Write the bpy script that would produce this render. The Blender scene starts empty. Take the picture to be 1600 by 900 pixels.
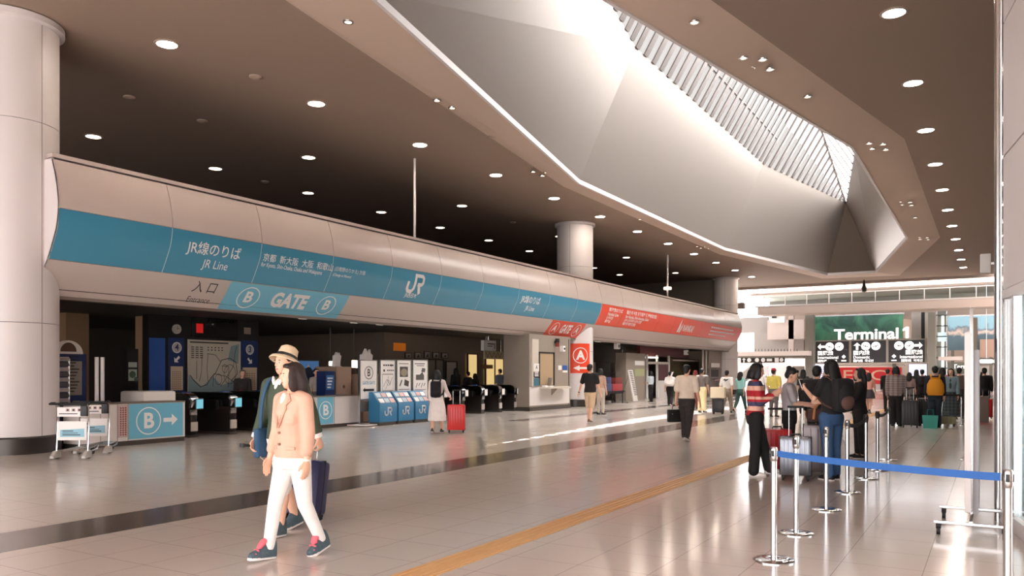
import bpy, bmesh, math, random
from mathutils import Vector, Matrix
random.seed(7)
PI = math.pi
C = bpy.context.scene.collection
SC = bpy.context.scene

# ---------------------------------------------------------------- camera
YAW = math.atan(750 / 1250)
EYE = 1.55
cd = bpy.data.cameras.new('camera'); cam = bpy.data.objects.new('camera', cd); C.objects.link(cam)
cam.location = (0, 0, EYE)
cam.rotation_euler = (PI / 2, 0, YAW)
cd.sensor_width = 36; cd.lens = 36 * 1250 / 1600
cd.shift_y = 132 / 1600
cd.clip_start = .05; cd.clip_end = 500
SC.camera = cam

# ---------------------------------------------------------------- light
W = bpy.data.worlds.new('sky'); SC.world = W; W.use_nodes = True
bg = W.node_tree.nodes['Background']
bg.inputs[0].default_value = (1, .97, .985, 1); bg.inputs[1].default_value = 5.0
sd = bpy.data.lights.new('sun', 'SUN'); sd.energy = 85; sd.angle = math.radians(.35); sd.color = (1, .97, .93)
sun = bpy.data.objects.new('sun', sd); C.objects.link(sun)
sun.rotation_euler = Vector((-.085, .02, -1)).to_track_quat('-Z', 'Y').to_euler()
SC.view_settings.view_transform = 'Standard'; SC.view_settings.look = 'None'
SC.view_settings.exposure = 0.68; SC.view_settings.gamma = 1
SC.cycles.max_bounces = 10; SC.cycles.diffuse_bounces = 6; SC.cycles.transparent_max_bounces = 16
SC.cycles.use_denoising = True
SC.cycles.sample_clamp_indirect = 6
SC.cycles.caustics_reflective = False; SC.cycles.caustics_refractive = False

# ---------------------------------------------------------------- helpers
def ray(px, py):
    """direction of a point of the photograph (1600 x 900), unit = the lens plane"""
    u = px - 800
    return Vector((-643.1 + .8575 * u, 1071.9 + .5145 * u, 582 - py))
def G(px, py):
    """where that point meets the floor"""
    d = ray(px, py); t = EYE / (py - 582)
    return Vector((d.x * t, d.y * t, 0))
def onX(px, py, X):
    d = ray(px, py); t = X / d.x
    return Vector((X, d.y * t, EYE + d.z * t))
def onY(px, py, Y):
    d = ray(px, py); t = Y / d.y
    return Vector((d.x * t, Y, EYE + d.z * t))
def onZ(px, py, z):
    d = ray(px, py); t = (z - EYE) / d.z
    return Vector((d.x * t, d.y * t, z))

MATS = {}
def lin(c):
    return tuple(((x / 255) / 12.92 if x / 255 <= .04045 else ((x / 255 + .055) / 1.055) ** 2.4) for x in c)
def M(name, col=None, rough=.5, metal=0, emit=None, estr=1, spec=.5, noise=0, nscale=8, bump=0, alpha=1, coat=0, trans=0):
    """procedural principled material; col in sRGB 0-255"""
    if name in MATS: return MATS[name]
    m = bpy.data.materials.new(name); MATS[name] = m; m.use_nodes = True
    nt = m.node_tree; b = nt.nodes['Principled BSDF']
    c = lin(col) + (1,)
    b.inputs['Base Color'].default_value = c
    b.inputs['Roughness'].default_value = rough
    b.inputs['Metallic'].default_value = metal
    b.inputs['Specular IOR Level'].default_value = spec
    b.inputs['Coat Weight'].default_value = coat
    b.inputs['Transmission Weight'].default_value = trans
    if emit:
        b.inputs['Emission Color'].default_value = lin(emit) + (1,); b.inputs['Emission Strength'].default_value = estr
    tc = nt.nodes.new('ShaderNodeTexCoord')
    n = nt.nodes.new('ShaderNodeTexNoise'); n.inputs['Scale'].default_value = nscale; n.inputs['Detail'].default_value = 4
    nt.links.new(tc.outputs['Object'], n.inputs['Vector'])
    if noise:
        mx = nt.nodes.new('ShaderNodeMix'); mx.data_type = 'RGBA'
        mx.inputs[6].default_value = tuple(x * (1 - noise) for x in c[:3]) + (1,)
        mx.inputs[7].default_value = tuple(min(1, x * (1 + noise)) for x in c[:3]) + (1,)
        nt.links.new(n.outputs['Fac'], mx.inputs[0]); nt.links.new(mx.outputs[2], b.inputs['Base Color'])
    else:
        mr = nt.nodes.new('ShaderNodeMapRange')
        mr.inputs['To Min'].default_value = max(.02, rough - .04); mr.inputs['To Max'].default_value = min(1, rough + .04)
        nt.links.new(n.outputs['Fac'], mr.inputs['Value']); nt.links.new(mr.outputs['Result'], b.inputs['Roughness'])
    if bump:
        bp = nt.nodes.new('ShaderNodeBump'); bp.inputs['Strength'].default_value = bump; bp.inputs['Distance'].default_value = .01
        nt.links.new(n.outputs['Fac'], bp.inputs['Height']); nt.links.new(bp.outputs['Normal'], b.inputs['Normal'])
    return m
def glass_mat(name, tint=(1, 1, 1), gloss=.08):
    m = bpy.data.materials.new(name); MATS[name] = m; m.use_nodes = True
    nt = m.node_tree; nt.nodes.remove(nt.nodes['Principled BSDF'])
    o = nt.nodes['Material Output']
    t = nt.nodes.new('ShaderNodeBsdfTransparent'); t.inputs[0].default_value = tint + (1,)
    g = nt.nodes.new('ShaderNodeBsdfGlossy'); g.inputs['Roughness'].default_value = .03
    f = nt.nodes.new('ShaderNodeLayerWeight'); f.inputs[0].default_value = gloss
    x = nt.nodes.new('ShaderNodeMixShader')
    nt.links.new(f.outputs[1], x.inputs[0]); nt.links.new(t.outputs[0], x.inputs[1]); nt.links.new(g.outputs[0], x.inputs[2])
    nt.links.new(x.outputs[0], o.inputs[0])
    return m
GLASS = glass_mat('clear_glass', (.97, .99, .99))
SKYGLASS = glass_mat('tinted_skylight_glass', (.22, .215, .215), .05)
ROOFGLASS = glass_mat('tinted_roof_glass', (.06, .058, .058), .05)
GREENGLASS = glass_mat('pale_blue_glass', (.80, .90, .92))

class MB:
    """collects shapes into one mesh"""
    def __init__(s): s.b = bmesh.new()
    def _new(s, vs, fs):
        v = [s.b.verts.new(p) for p in vs]
        for f in fs:
            try: s.b.faces.new([v[i] for i in f])
            except ValueError: pass
        return v
    def box(s, c, d, rz=0, bev=0, mat=None):
        x, y, z = d[0] / 2, d[1] / 2, d[2] / 2
        t = bmesh.new(); bmesh.ops.create_cube(t, size=1)
        for v in t.verts: v.co = Vector((v.co.x * d[0], v.co.y * d[1], v.co.z * d[2]))
        if bev: bmesh.ops.bevel(t, geom=t.edges[:], offset=min(bev, min(d) * .45), segments=2, profile=.6, affect='EDGES')
        mt = Matrix.Translation(c) @ (mat if mat is not None else Matrix.Rotation(rz, 4, 'Z'))
        return s.merge(t, mt)
    def merge(s, t, mt=None):
        t.verts.index_update()
        vs = [s.b.verts.new((mt @ v.co) if mt is not None else v.co) for v in t.verts]
        for f in t.faces:
            try:
                nf = s.b.faces.new([vs[v.index] for v in f.verts]); nf.smooth = f.smooth
            except ValueError: pass
        t.free(); return s
    def span(s, a, b, bev=0):
        a, b = Vector(a), Vector(b)
        return s.box((a + b) / 2, (abs(b.x - a.x), abs(b.y - a.y), abs(b.z - a.z)), 0, bev)
    def cyl(s, p0, p1, r0, r1=None, n=16, cap=True):
        r1 = r0 if r1 is None else r1
        p0, p1 = Vector(p0), Vector(p1)
        ax = (p1 - p0).normalized(); q = ax.to_track_quat('Z', 'Y')
        A = [p0 + q @ Vector((math.cos(2 * PI * i / n) * r0, math.sin(2 * PI * i / n) * r0, 0)) for i in range(n)]
        B = [p1 + q @ Vector((math.cos(2 * PI * i / n) * r1, math.sin(2 * PI * i / n) * r1, 0)) for i in range(n)]
        fs = [(i, (i + 1) % n, n + (i + 1) % n, n + i) for i in range(n)]
        if cap: fs += [tuple(range(n))[::-1], tuple(range(n, 2 * n))]
        s._new(A + B, fs); return s
    def lathe(s, c, prof, n=24, closed=False, a0=0, a1=2 * PI, sx=1, sy=1):
        """prof: list of (radius, z)"""
        c = Vector(c); full = abs(a1 - a0 - 2 * PI) < 1e-6
        k = n if full else n + 1; m = len(prof)
        vs = [c + Vector((math.cos(a0 + (a1 - a0) * i / n) * r * sx, math.sin(a0 + (a1 - a0) * i / n) * r * sy, z)) for i in range(k) for r, z in prof]
        fs = []
        for i in range(n):
            j = (i + 1) % k
            for q in range(m - 1 if not closed else m):
                w = (q + 1) % m
                fs.append((i * m + q, j * m + q, j * m + w, i * m + w))
        s._new(vs, fs)
        if full and not closed:
            for q, rev in ((0, True), (m - 1, False)):
                if prof[q][0] > 1e-4:
                    ring = [s.b.verts.new(vs[i * m + q]) for i in range(k)]
                    s.b.faces.new(ring[::-1] if rev else ring)
        return s
    def tube(s, pts, r, n=8, closed=False, cap=True):
        pts = [Vector(p) for p in pts]; m = len(pts); vs = []
        rr = r if isinstance(r, (list, tuple)) else [r] * m
        up = Vector((0, 0, 1)); prev = None
        for i, p in enumerate(pts):
            if closed: d = pts[(i + 1) % m] - pts[i - 1]
            else: d = pts[min(i + 1, m - 1)] - pts[max(i - 1, 0)]
            d.normalize()
            if prev is None:
                a = up if abs(d.z) < .9 else Vector((0, 1, 0))
                e1 = d.cross(a).normalized()
            else: e1 = (prev - d * prev.dot(d)).normalized()
            prev = e1; e2 = d.cross(e1)
            vs += [p + (e1 * math.cos(2 * PI * k / n) + e2 * math.sin(2 * PI * k / n)) * rr[i] for k in range(n)]
        fs = []
        for i in range(m if closed else m - 1):
            j = (i + 1) % m
            fs += [(i * n + k, i * n + (k + 1) % n, j * n + (k + 1) % n, j * n + k) for k in range(n)]
        if cap and not closed: fs += [tuple(range(n))[::-1], tuple(range((m - 1) * n, m * n))]
        s._new(vs, fs); return s
    def strip(s, pts, side, w, th):
        """flat band: pts is its centre line, side the width direction"""
        pts = [Vector(p) for p in pts]; vs = []; m = len(pts); sd = Vector(side).normalized()
        for i, p in enumerate(pts):
            d = (pts[min(i + 1, m - 1)] - pts[max(i - 1, 0)]).normalized()
            nn = d.cross(sd).normalized() * th / 2
            vs += [p - sd * w / 2 - nn, p + sd * w / 2 - nn, p + sd * w / 2 + nn, p - sd * w / 2 + nn]
        fs = []
        for i in range(m - 1):
            fs += [(i * 4 + k, i * 4 + (k + 1) % 4, i * 4 + 4 + (k + 1) % 4, i * 4 + 4 + k) for k in range(4)]
        fs += [(3, 2, 1, 0), tuple(m * 4 - 4 + k for k in range(4))]
        s._new(vs, fs); return s
    def ell(s, c, r, seg=14, rings=10, mat=None):
        t = bmesh.new(); bmesh.ops.create_uvsphere(t, u_segments=seg, v_segments=rings, radius=1)
        for v in t.verts: v.co = Vector((v.co.x * r[0], v.co.y * r[1], v.co.z * r[2]))
        for f in t.faces: f.smooth = True
        return s.merge(t, Matrix.Translation(c) @ (mat if mat is not None else Matrix.Identity(4)))
    def prism(s, poly, o, u, v, th):
        """2-D polygon (convex or not) in the frame o,u,v pushed th along u x v"""
        o, u, v = Vector(o), Vector(u), Vector(v); n = u.cross(v).normalized() * th
        A = [o + u * a + v * b for a, b in poly]; B = [p + n for p in A]; k = len(A)
        s._new(A + B, [tuple(range(k))[::-1], tuple(range(k, 2 * k))] + [(i, (i + 1) % k, k + (i + 1) % k, k + i) for i in range(k)])
        return s
    def loft(s, rings, cap=True):
        k = len(rings[0]); vs = [Vector(p) for r in rings for p in r]; fs = []
        for i in range(len(rings) - 1):
            fs += [(i * k + j, i * k + (j + 1) % k, i * k + k + (j + 1) % k, i * k + k + j) for j in range(k)]
        if cap: fs += [tuple(range(k))[::-1], tuple(range((len(rings) - 1) * k, len(rings) * k))]
        s._new(vs, fs); return s
    def mesh(s, name, smooth=None, recalc=True):
        if recalc: bmesh.ops.recalc_face_normals(s.b, faces=s.b.faces[:])
        me = bpy.data.meshes.new(name); s.b.to_mesh(me); s.b.free()
        if smooth is not None:
            for p in me.polygons: p.use_smooth = True
            me.set_sharp_from_angle(angle=math.radians(smooth))
        return me
    def build(s, name, mat, parent=None, smooth=40, **kw):
        return link(name, s.mesh(name, smooth), mat, parent, **kw)
def link(name, me, mat=None, parent=None, **kw):
    o = bpy.data.objects.new(name, me); C.objects.link(o)
    if mat is not None and me is not None and not me.materials: me.materials.append(mat)
    if parent is not None: o.parent = parent
    tag(o, **kw); return o
def tag(o, label=None, cat=None, group=None, kind=None):
    if label: o['label'] = label
    if cat: o['category'] = cat
    if group: o['group'] = group
    if kind: o['kind'] = kind
    return o
def thing(name, label, cat, loc=(0, 0, 0), rz=0, group=None):
    o = bpy.data.objects.new(name, None); C.objects.link(o); o.empty_display_size = .1
    o.location = loc; o.rotation_euler = (0, 0, rz)
    return tag(o, label, cat, group)
def struct(name, mb, mat, parent=None, smooth=40):
    o = mb.build(name, mat, parent, smooth)
    if parent is None: o['kind'] = 'structure'
    return o
def dup(o, loc=None, rz=None, label=None, group=None, parent=None):
    c = o.copy(); C.objects.link(c)
    if parent is not None: c.parent = parent
    if loc is not None: c.location = loc
    if rz is not None: c.rotation_euler = (0, 0, rz)
    if label: c['label'] = label
    if group: c['group'] = group
    for ch in list(o.children): dup(ch, parent=c)
    return c

# ------- lettering
TXT = {}
def text2d(s, size=1, bold=0, shear=0, align='LEFT', sx=1):
    key = (s, size, bold, shear, align, sx)
    if key not in TXT:
        cu = bpy.data.curves.new('lettering', 'FONT'); cu.body = s; cu.size = size; cu.offset = bold * size
        cu.shear = shear; cu.align_x = align; cu.align_y = 'CENTER'; cu.resolution_u = 4; cu.fill_mode = 'FRONT'
        o = bpy.data.objects.new('lettering', cu); C.objects.link(o)
        dg = bpy.context.evaluated_depsgraph_get(); dg.update()
        me = bpy.data.meshes.new_from_object(o.evaluated_get(dg))
        V = [(v.co.x * sx, v.co.y) for v in me.vertices]; F = [tuple(p.vertices) for p in me.polygons]
        bpy.data.objects.remove(o); bpy.data.meshes.remove(me); bpy.data.curves.remove(cu)
        TXT[key] = (V, F)
    return TXT[key]
class Flat:
    """flat artwork in a 2-D frame, mapped on to a surface afterwards"""
    def __init__(s): s.V = []; s.F = []
    def add(s, V, F):
        k = len(s.V); s.V += list(V); s.F += [tuple(i + k for i in f) for f in F]; return s
    def text(s, t, x, y, size, **kw):
        V, F = text2d(t, size, **kw); return s.add([(a + x, b + y) for a, b in V], F)
    def rect(s, x0, y0, x1, y1): return s.add([(x0, y0), (x1, y0), (x1, y1), (x0, y1)], [(0, 1, 2, 3)])
    def poly(s, p): return s.add(p, [tuple(range(len(p)))])
    def ring(s, x, y, r, w, n=40, e=1):
        V = [(x + math.cos(2 * PI * i / n) * q * e, y + math.sin(2 * PI * i / n) * q) for i in range(n) for q in (r, r - w)]
        return s.add(V, [(2 * i, 2 * ((i + 1) % n), 2 * ((i + 1) % n) + 1, 2 * i + 1) for i in range(n)])
    def disc(s, x, y, r, n=28, e=1): return s.poly([(x + math.cos(2 * PI * i / n) * r * e, y + math.sin(2 * PI * i / n) * r) for i in range(n)])
    def line(s, pts, w):
        for (x0, y0), (x1, y1) in zip(pts, pts[1:]):
            l = math.hypot(x1 - x0, y1 - y0) or 1; a, b = -(y1 - y0) / l * w / 2, (x1 - x0) / l * w / 2
            s.poly([(x0 + a, y0 + b), (x1 + a, y1 + b), (x1 - a, y1 - b), (x0 - a, y0 - b)])
        return s
    def arrow(s, x, y, L, w, ang=0):
        """block arrow, centre x,y, pointing along ang"""
        P = [(-L / 2, -w * .17), (L * .08, -w * .17), (L * .08, -w / 2), (L / 2, 0), (L * .08, w / 2), (L * .08, w * .17), (-L / 2, w * .17)]
        c, d = math.cos(ang), math.sin(ang)
        return s.poly([(x + a * c - b * d, y + a * d + b * c) for a, b in P])
    def shear(s, k): s.V = [(a + b * k, b) for a, b in s.V]; return s
    def on(s, name, mat, parent, o, u, v, lift=.004, th=.002):
        """on a flat face: o origin, u right, v up (unit vectors)"""
        o, u, v = Vector(o), Vector(u).normalized(), Vector(v).normalized(); n = u.cross(v)
        bm = bmesh.new(); vs = [bm.verts.new(o + u * a + v * b + n * lift) for a, b in s.V]
        for f in s.F:
            try: bm.faces.new([vs[i] for i in f])
            except ValueError: pass
        me = bpy.data.meshes.new(name); bm.to_mesh(me); bm.free()
        return link(name, me, mat, parent)
    def wrap(s, name, mat, parent, fn, cuts, lift=.006, xcuts=()):
        """on a curved face: fn(a, b) -> (point, normal); cuts: heights to cut the letters at"""
        bm = bmesh.new(); vs = [bm.verts.new((a, b, 0)) for a, b in s.V]
        for f in s.F:
            try: bm.faces.new([vs[i] for i in f])
            except ValueError: pass
        for c in cuts:
            bmesh.ops.bisect_plane(bm, geom=bm.verts[:] + bm.edges[:] + bm.faces[:], plane_co=(0, c, 0), plane_no=(0, 1, 0))
        for c in xcuts:
            bmesh.ops.bisect_plane(bm, geom=bm.verts[:] + bm.edges[:] + bm.faces[:], plane_co=(c, 0, 0), plane_no=(1, 0, 0))
        for v in bm.verts:
            p, n = fn(v.co.x, v.co.y); v.co = p + n * lift
        me = bpy.data.meshes.new(name); bm.to_mesh(me); bm.free()
        return link(name, me, mat, parent)
XP, YP, ZP = Vector((1, 0, 0)), Vector((0, 1, 0)), Vector((0, 0, 1))
# ---------------------------------------------------------------- materials of the shell
WHITE = M('white_panel', (220, 213, 211), .38)
OFFW = M('warm_white_panel', (196, 182, 174), .24)
CEIL = M('ceiling_paint', (150, 129, 115), .8, noise=.06, nscale=60)
BANDM = M('coffer_paint', (208, 184, 167), .7)
CONE = M('cone_panel', (166, 159, 153), .42, metal=.35)
DARK = M('dark_back', (46, 38, 33), .7)
BLACK = M('black_plastic', (14, 14, 15), .35)
BLUE = M('sign_blue', (66, 142, 172), .3)
LBLUE = M('gate_light_blue', (112, 184, 210), .35)
RED = M('sign_red', (228, 74, 44), .33)
LETTER = M('white_lettering', (240, 238, 236), .4)
INK = M('black_lettering', (28, 26, 26), .5)
STEEL = M('brushed_steel', (190, 188, 186), .25, metal=1)
CHROME = M('chrome', (215, 215, 216), .12, metal=1)
DKSTEEL = M('dark_steel', (70, 66, 63), .35, metal=.8)
RUBBER = M('black_rubber', (20, 20, 20), .7)

def floor_mat():
    m = bpy.data.materials.new('polished_stone_floor'); m.use_nodes = True; nt = m.node_tree; b = nt.nodes['Principled BSDF']; N = nt.nodes.new; L = nt.links.new
    tc = N('ShaderNodeTexCoord'); sp = N('ShaderNodeSeparateXYZ'); L(tc.outputs['Object'], sp.inputs[0])
    def math_(op, a, b_=None):
        n = N('ShaderNodeMath'); n.operation = op
        for i, x in enumerate((a, b_)):
            if x is None: continue
            if isinstance(x, (int, float)): n.inputs[i].default_value = x
            else: L(x, n.inputs[i])
        return n.outputs[0]
    def joint(s, off):
        f = math_('FRACT', math_('DIVIDE', math_('ADD', s, off), .6))
        return math_('LESS_THAN', f, .009)
    X, Y = sp.outputs[0], sp.outputs[1]
    j = math_('MAXIMUM', joint(X, 100 * .6 + .46), joint(Y, 60.2))
    band = math_('MULTIPLY', math_('GREATER_THAN', X, -8.2), math_('LESS_THAN', X, -7.3))
    band2 = math_('MULTIPLY', math_('MULTIPLY', math_('GREATER_THAN', X, -13.4), math_('LESS_THAN', X, -12.8)), math_('GREATER_THAN', Y, 22))
    band = math_('MAXIMUM', band, band2)
    sp1 = N('ShaderNodeTexNoise'); sp1.inputs['Scale'].default_value = 220; sp1.inputs['Detail'].default_value = 2; L(tc.outputs['Object'], sp1.inputs[0])
    sp2 = N('ShaderNodeTexNoise'); sp2.inputs['Scale'].default_value = .7; L(tc.outputs['Object'], sp2.inputs[0])
    def mix(f, a, c):
        n = N('ShaderNodeMix'); n.data_type = 'RGBA'
        if isinstance(f, float): n.inputs[0].default_value = f
        else: L(f, n.inputs[0])
        for i, x in ((6, a), (7, c)):
            if isinstance(x, tuple): n.inputs[i].default_value = x + (1,)
            else: L(x, n.inputs[i])
        return n.outputs[2]
    base = mix(sp1.outputs['Fac'], lin((198, 188, 180)), lin((212, 204, 197)))
    base = mix(math_('MULTIPLY', sp2.outputs['Fac'], .3), base, lin((182, 170, 160)))
    base = mix(band, base, lin((104, 96, 90)))
    base = mix(math_('MULTIPLY', j, .55), base, lin((70, 62, 58)))
    L(base, b.inputs['Base Color'])
    r = N('ShaderNodeMapRange'); r.inputs['To Min'].default_value = .11; r.inputs['To Max'].default_value = .18
    L(sp2.outputs['Fac'], r.inputs['Value']); L(r.outputs[0], b.inputs['Roughness'])
    b.inputs['Specular IOR Level'].default_value = .36
    bp = N('ShaderNodeBump'); bp.inputs['Strength'].default_value = .02; bp.inputs['Distance'].default_value = .02
    n3 = N('ShaderNodeTexNoise'); n3.inputs['Scale'].default_value = 2.5; L(tc.outputs['Object'], n3.inputs[0])
    L(n3.outputs['Fac'], bp.inputs['Height']); L(bp.outputs[0], b.inputs['Normal'])
    return m
struct('floor', MB().span((-34, -8, -.2), (14, 130, 0)), floor_mat())

# ---------------------------------------------------------------- ceiling with the long coffer
CZ, LZ, GZ, RZ = 8.4, 8.1, 12.4, 16.0
OUT = [(-13.55, 26.3), (-13.55, 46), (-10.6, 61.7), (-5.6, 62.5), (-2.25, 46), (-2.2, 26), (-5.4, 9.5), (-11.0, 9.5)]
INN = [(-12.3, 24.9), (-12.3, 42.4), (-9.5, 57), (-6.5, 57.2), (-3.5, 43.3), (-3.45, 25), (-6.2, 10.7), (-9.3, 10.7)]
INN2 = [(-12.22, 24.9), (-12.22, 42.4), (-9.45, 56.9), (-6.55, 57.1), (-3.58, 43.3), (-3.53, 25), (-6.25, 10.8), (-9.25, 10.8)]
bm = bmesh.new()
def loop(bm, pts, z):
    v = [bm.verts.new((x, y, z)) for x, y in pts]
    return [bm.edges.new((v[i], v[(i + 1) % len(v)])) for i in range(len(v))]
e = loop(bm, [(-34, -6), (9, -6), (9, 65), (-34, 65)], CZ) + loop(bm, OUT, CZ)
bmesh.ops.triangle_fill(bm, use_beauty=True, use_dissolve=False, edges=e)
bad = [f for f in bm.faces if -11 < f.calc_center_median().x < -5 and 12 < f.calc_center_median().y < 58 and all(tuple(round(c, 2) for c in v.co[:2]) in OUT for v in f.verts)]
bmesh.ops.delete(bm, geom=bad, context='FACES_ONLY')
me = bpy.data.meshes.new('ceiling'); bm.to_mesh(me); bm.free()
link('ceiling', me, CEIL, kind='structure')
def ringmesh(A, za, B, zb):
    mb = MB(); k = len(A)
    mb._new([(x, y, za) for x, y in A] + [(x, y, zb) for x, y in B], [(i, (i + 1) % k, k + (i + 1) % k, k + i) for i in range(k)]); return mb
struct('trim_1', ringmesh(OUT, CZ, INN, LZ), BANDM, smooth=None)
lip = ringmesh(INN, LZ - .03, INN2, LZ - .03)
k = 8
lip._new([(x, y, LZ - .03) for x, y in INN2] + [(x, y, LZ + .16) for x, y in INN2], [(i, (i + 1) % k, k + (i + 1) % k, k + i) for i in range(k)])
lip._new([(x, y, LZ - .03) for x, y in INN] + [(x, y, LZ + .02) for x, y in INN], [(i, (i + 1) % k, k + (i + 1) % k, k + i) for i in range(k)])
struct('trim_2', lip, WHITE, smooth=None)
XL, XR, XM, Y1, Y2, YN, YF = -10.2, -5.8, -8.0, 25.0, 42.4, 12.7, 54.8
cone = MB()
P = [(x, y, LZ + .12) for x, y in INN2]
T = [(XL, Y1, GZ), (XL, Y2, GZ), (XM, YF, GZ), (XR, Y2, GZ), (XR, Y1, GZ), (XM, YN, GZ)]
cone._new(P + T, [(0, 1, 9, 8), (1, 2, 10, 9), (3, 4, 11, 10), (4, 5, 12, 11), (5, 6, 13, 12), (6, 7, 13), (7, 0, 8, 13)])
struct('trim_3', cone, CONE, smooth=None)
end = MB(); end._new([P[2], P[3], T[2]], [(0, 1, 2)]); struct('trim_end', end, M('shaded_end_panel', (100, 90, 80), .45, metal=.4), smooth=None)  # shade on the end face is put into a darker panel colour
# skylight: glass, frosting added east and low west to shape the sunlight, on white ribs
R1, R2 = (XM, Y1, RZ), (XM, Y2, RZ)
sky = thing('skylight', 'long ribbed glass skylight at the top of the white ceiling cone', 'skylight', (0, 0, 0)); sky['kind'] = 'structure'
MA, MBx = Vector(T[0]).lerp(Vector(R1), .52), Vector(T[1]).lerp(Vector(R2), .52)
gl = MB(); gl._new([MA, MBx, R2, R1, T[2], T[5]], [(0, 1, 2, 3), (1, 4, 2), (0, 3, 5)])
gl.build('pane', SKYGLASS, sky, None)
fl = bpy.data.materials.new('sun_narrowing_glass'); fl.use_nodes = True; nt = fl.node_tree; nt.nodes.remove(nt.nodes['Principled BSDF'])
tl = nt.nodes.new('ShaderNodeBsdfTranslucent'); tl.inputs[0].default_value = (.03, .03, .03, 1); nt.links.new(tl.outputs[0], nt.nodes['Material Output'].inputs[0])
gl = MB(); gl._new([T[0], T[1], MBx, MA, T[2], T[5]], [(0, 1, 2, 3), (1, 4, 2), (0, 3, 5)])
gl.build('sun_narrowing_pane', fl, sky, None)  # frosting added on the lower slope to narrow the sun patch
fm = bpy.data.materials.new('sun_spreading_glass'); fm.use_nodes = True; nt = fm.node_tree; nt.nodes.remove(nt.nodes['Principled BSDF'])
tl = nt.nodes.new('ShaderNodeBsdfTranslucent'); tl.inputs[0].default_value = (.47, .465, .465, 1); nt.links.new(tl.outputs[0], nt.nodes['Material Output'].inputs[0])
gl = MB(); gl._new([T[4], T[3], R2, R1, T[2], T[5]], [(0, 1, 2, 3), (1, 4, 2), (0, 3, 5)])
gl.build('sun_spreading_pane', fm, sky, None)  # frosting added here to turn direct sun into soft hall light
RIB = M('skylight_rib', (84, 78, 76), .5)
def lerp(a, b, t): return Vector(a).lerp(Vector(b), t)
ridge = MB().tube([T[5], R1, R2, T[2]], .09, 6); ridge.build('ridge_beam', RIB, sky)
n = 56
for side in (0, 1):
    A, B = (T[0], T[1]) if side == 0 else (T[4], T[3])
    for i in range(n):
        y = YN + (YF - YN) * (i + .5) / n
        if y < Y1: a = lerp(T[5], A, (y - YN) / (Y1 - YN)); b = lerp(T[5], R1, (y - YN) / (Y1 - YN))
        elif y > Y2: a = lerp(B, T[2], (y - Y2) / (YF - Y2)); b = lerp(R2, T[2], (y - Y2) / (YF - Y2))
        else: a = Vector((A[0], y, GZ)); b = Vector((XM, y, RZ))
        if side and i % 2: continue
        MB().strip([a, b], YP, .30, .10).build('rib', RIB, sky)
for z0 in (.33, .66):
    MB().tube([lerp(T[5], lerp(T[0], R1, z0), 1), lerp(T[1], R2, z0)], .035, 6).build('purlin', RIB, sky)

# ---------------------------------------------------------------- walls
struct('wall_left', MB().span((-27.2, -6, 0), (-27, 66, CZ)), DARK)
struct('wall_back', MB().span((-34, -6.2, 0), (-17.5, -6, CZ)), DARK)
struct('wall_near_blocker', MB().span((-17.5, -6.2, 4.6), (9, -6, CZ)), OFFW)  # unseen wall, added to cut daylight on the foreground
struct('wall_side_blocker', MB().span((9, -6.2, 0), (9.2, 9.7, CZ)), OFFW)  # unseen side wall, added to close off light from the right
# right-hand wall: glazed screen whose end returns towards the camera
WG = M('grey_glazed_wall', (120, 118, 115), .12, metal=.6)
struct('wall_right', MB().span((.1, 9.9, 0), (.3, 64.5, CZ)), WG)
fa, fb = Vector((.13, 9.72, 0)), Vector((.62, 6.9, 0)); fu = (fb - fa).normalized(); fn_ = Vector((fu.y, -fu.x, 0))
if fn_.x > 0: fn_ = -fn_
FRZ = math.atan2(fu.y, fu.x); FL = (fb - fa).length
scr = thing('glazed_screen', 'tall white panelled screen over pale blue glass at the right edge', 'partition', (0, 0, 0)); scr['kind'] = 'structure'
for z0, z1 in ((2.4, 3.78), (3.78, 5.16), (5.16, 6.54), (6.54, 8.38)):
    MB().box((fa + fb) / 2 + Vector((0, 0, (z0 + z1) / 2)), (FL, .06, z1 - z0 - .018), FRZ).build('white_panel', WHITE, scr)
MB().box((fa + fb) / 2 - fn_ * .05 + Vector((0, 0, 5.4)), (FL, .03, 5.95), FRZ).build('backing', DKSTEEL, scr)
MB().box((fa + fb) / 2 + Vector((0, 0, .07)), (FL, .12, .14), FRZ, .01).build('kerb', WHITE, scr)
MB().box((fa + fb) / 2 + Vector((0, 0, 2.35)), (FL, .10, .09), FRZ, .005).build('head_rail', WHITE, scr)
PALE = M('pale_blue_panel', (186, 204, 208), .2)
a = fa + fu * .30; MB().box(a + Vector((0, 0, 1.22)) , (.34, .03, 2.14), FRZ).build('frosted_strip', PALE, scr)
MB().box(fa + fu * 1.2 + Vector((0, 0, 1.22)), (1.4, .012, 2.14), FRZ).build('pane', GREENGLASS, scr)
for q in (.10, .48, 1.95):
    MB().box(fa + fu * q + Vector((0, 0, 1.22)), (.05, .07, 2.16), FRZ).build('mullion', STEEL, scr)
MB().cyl((.055, 9.78, 0), (.055, 9.78, CZ), .035).build('corner_post', STEEL, scr)
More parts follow.
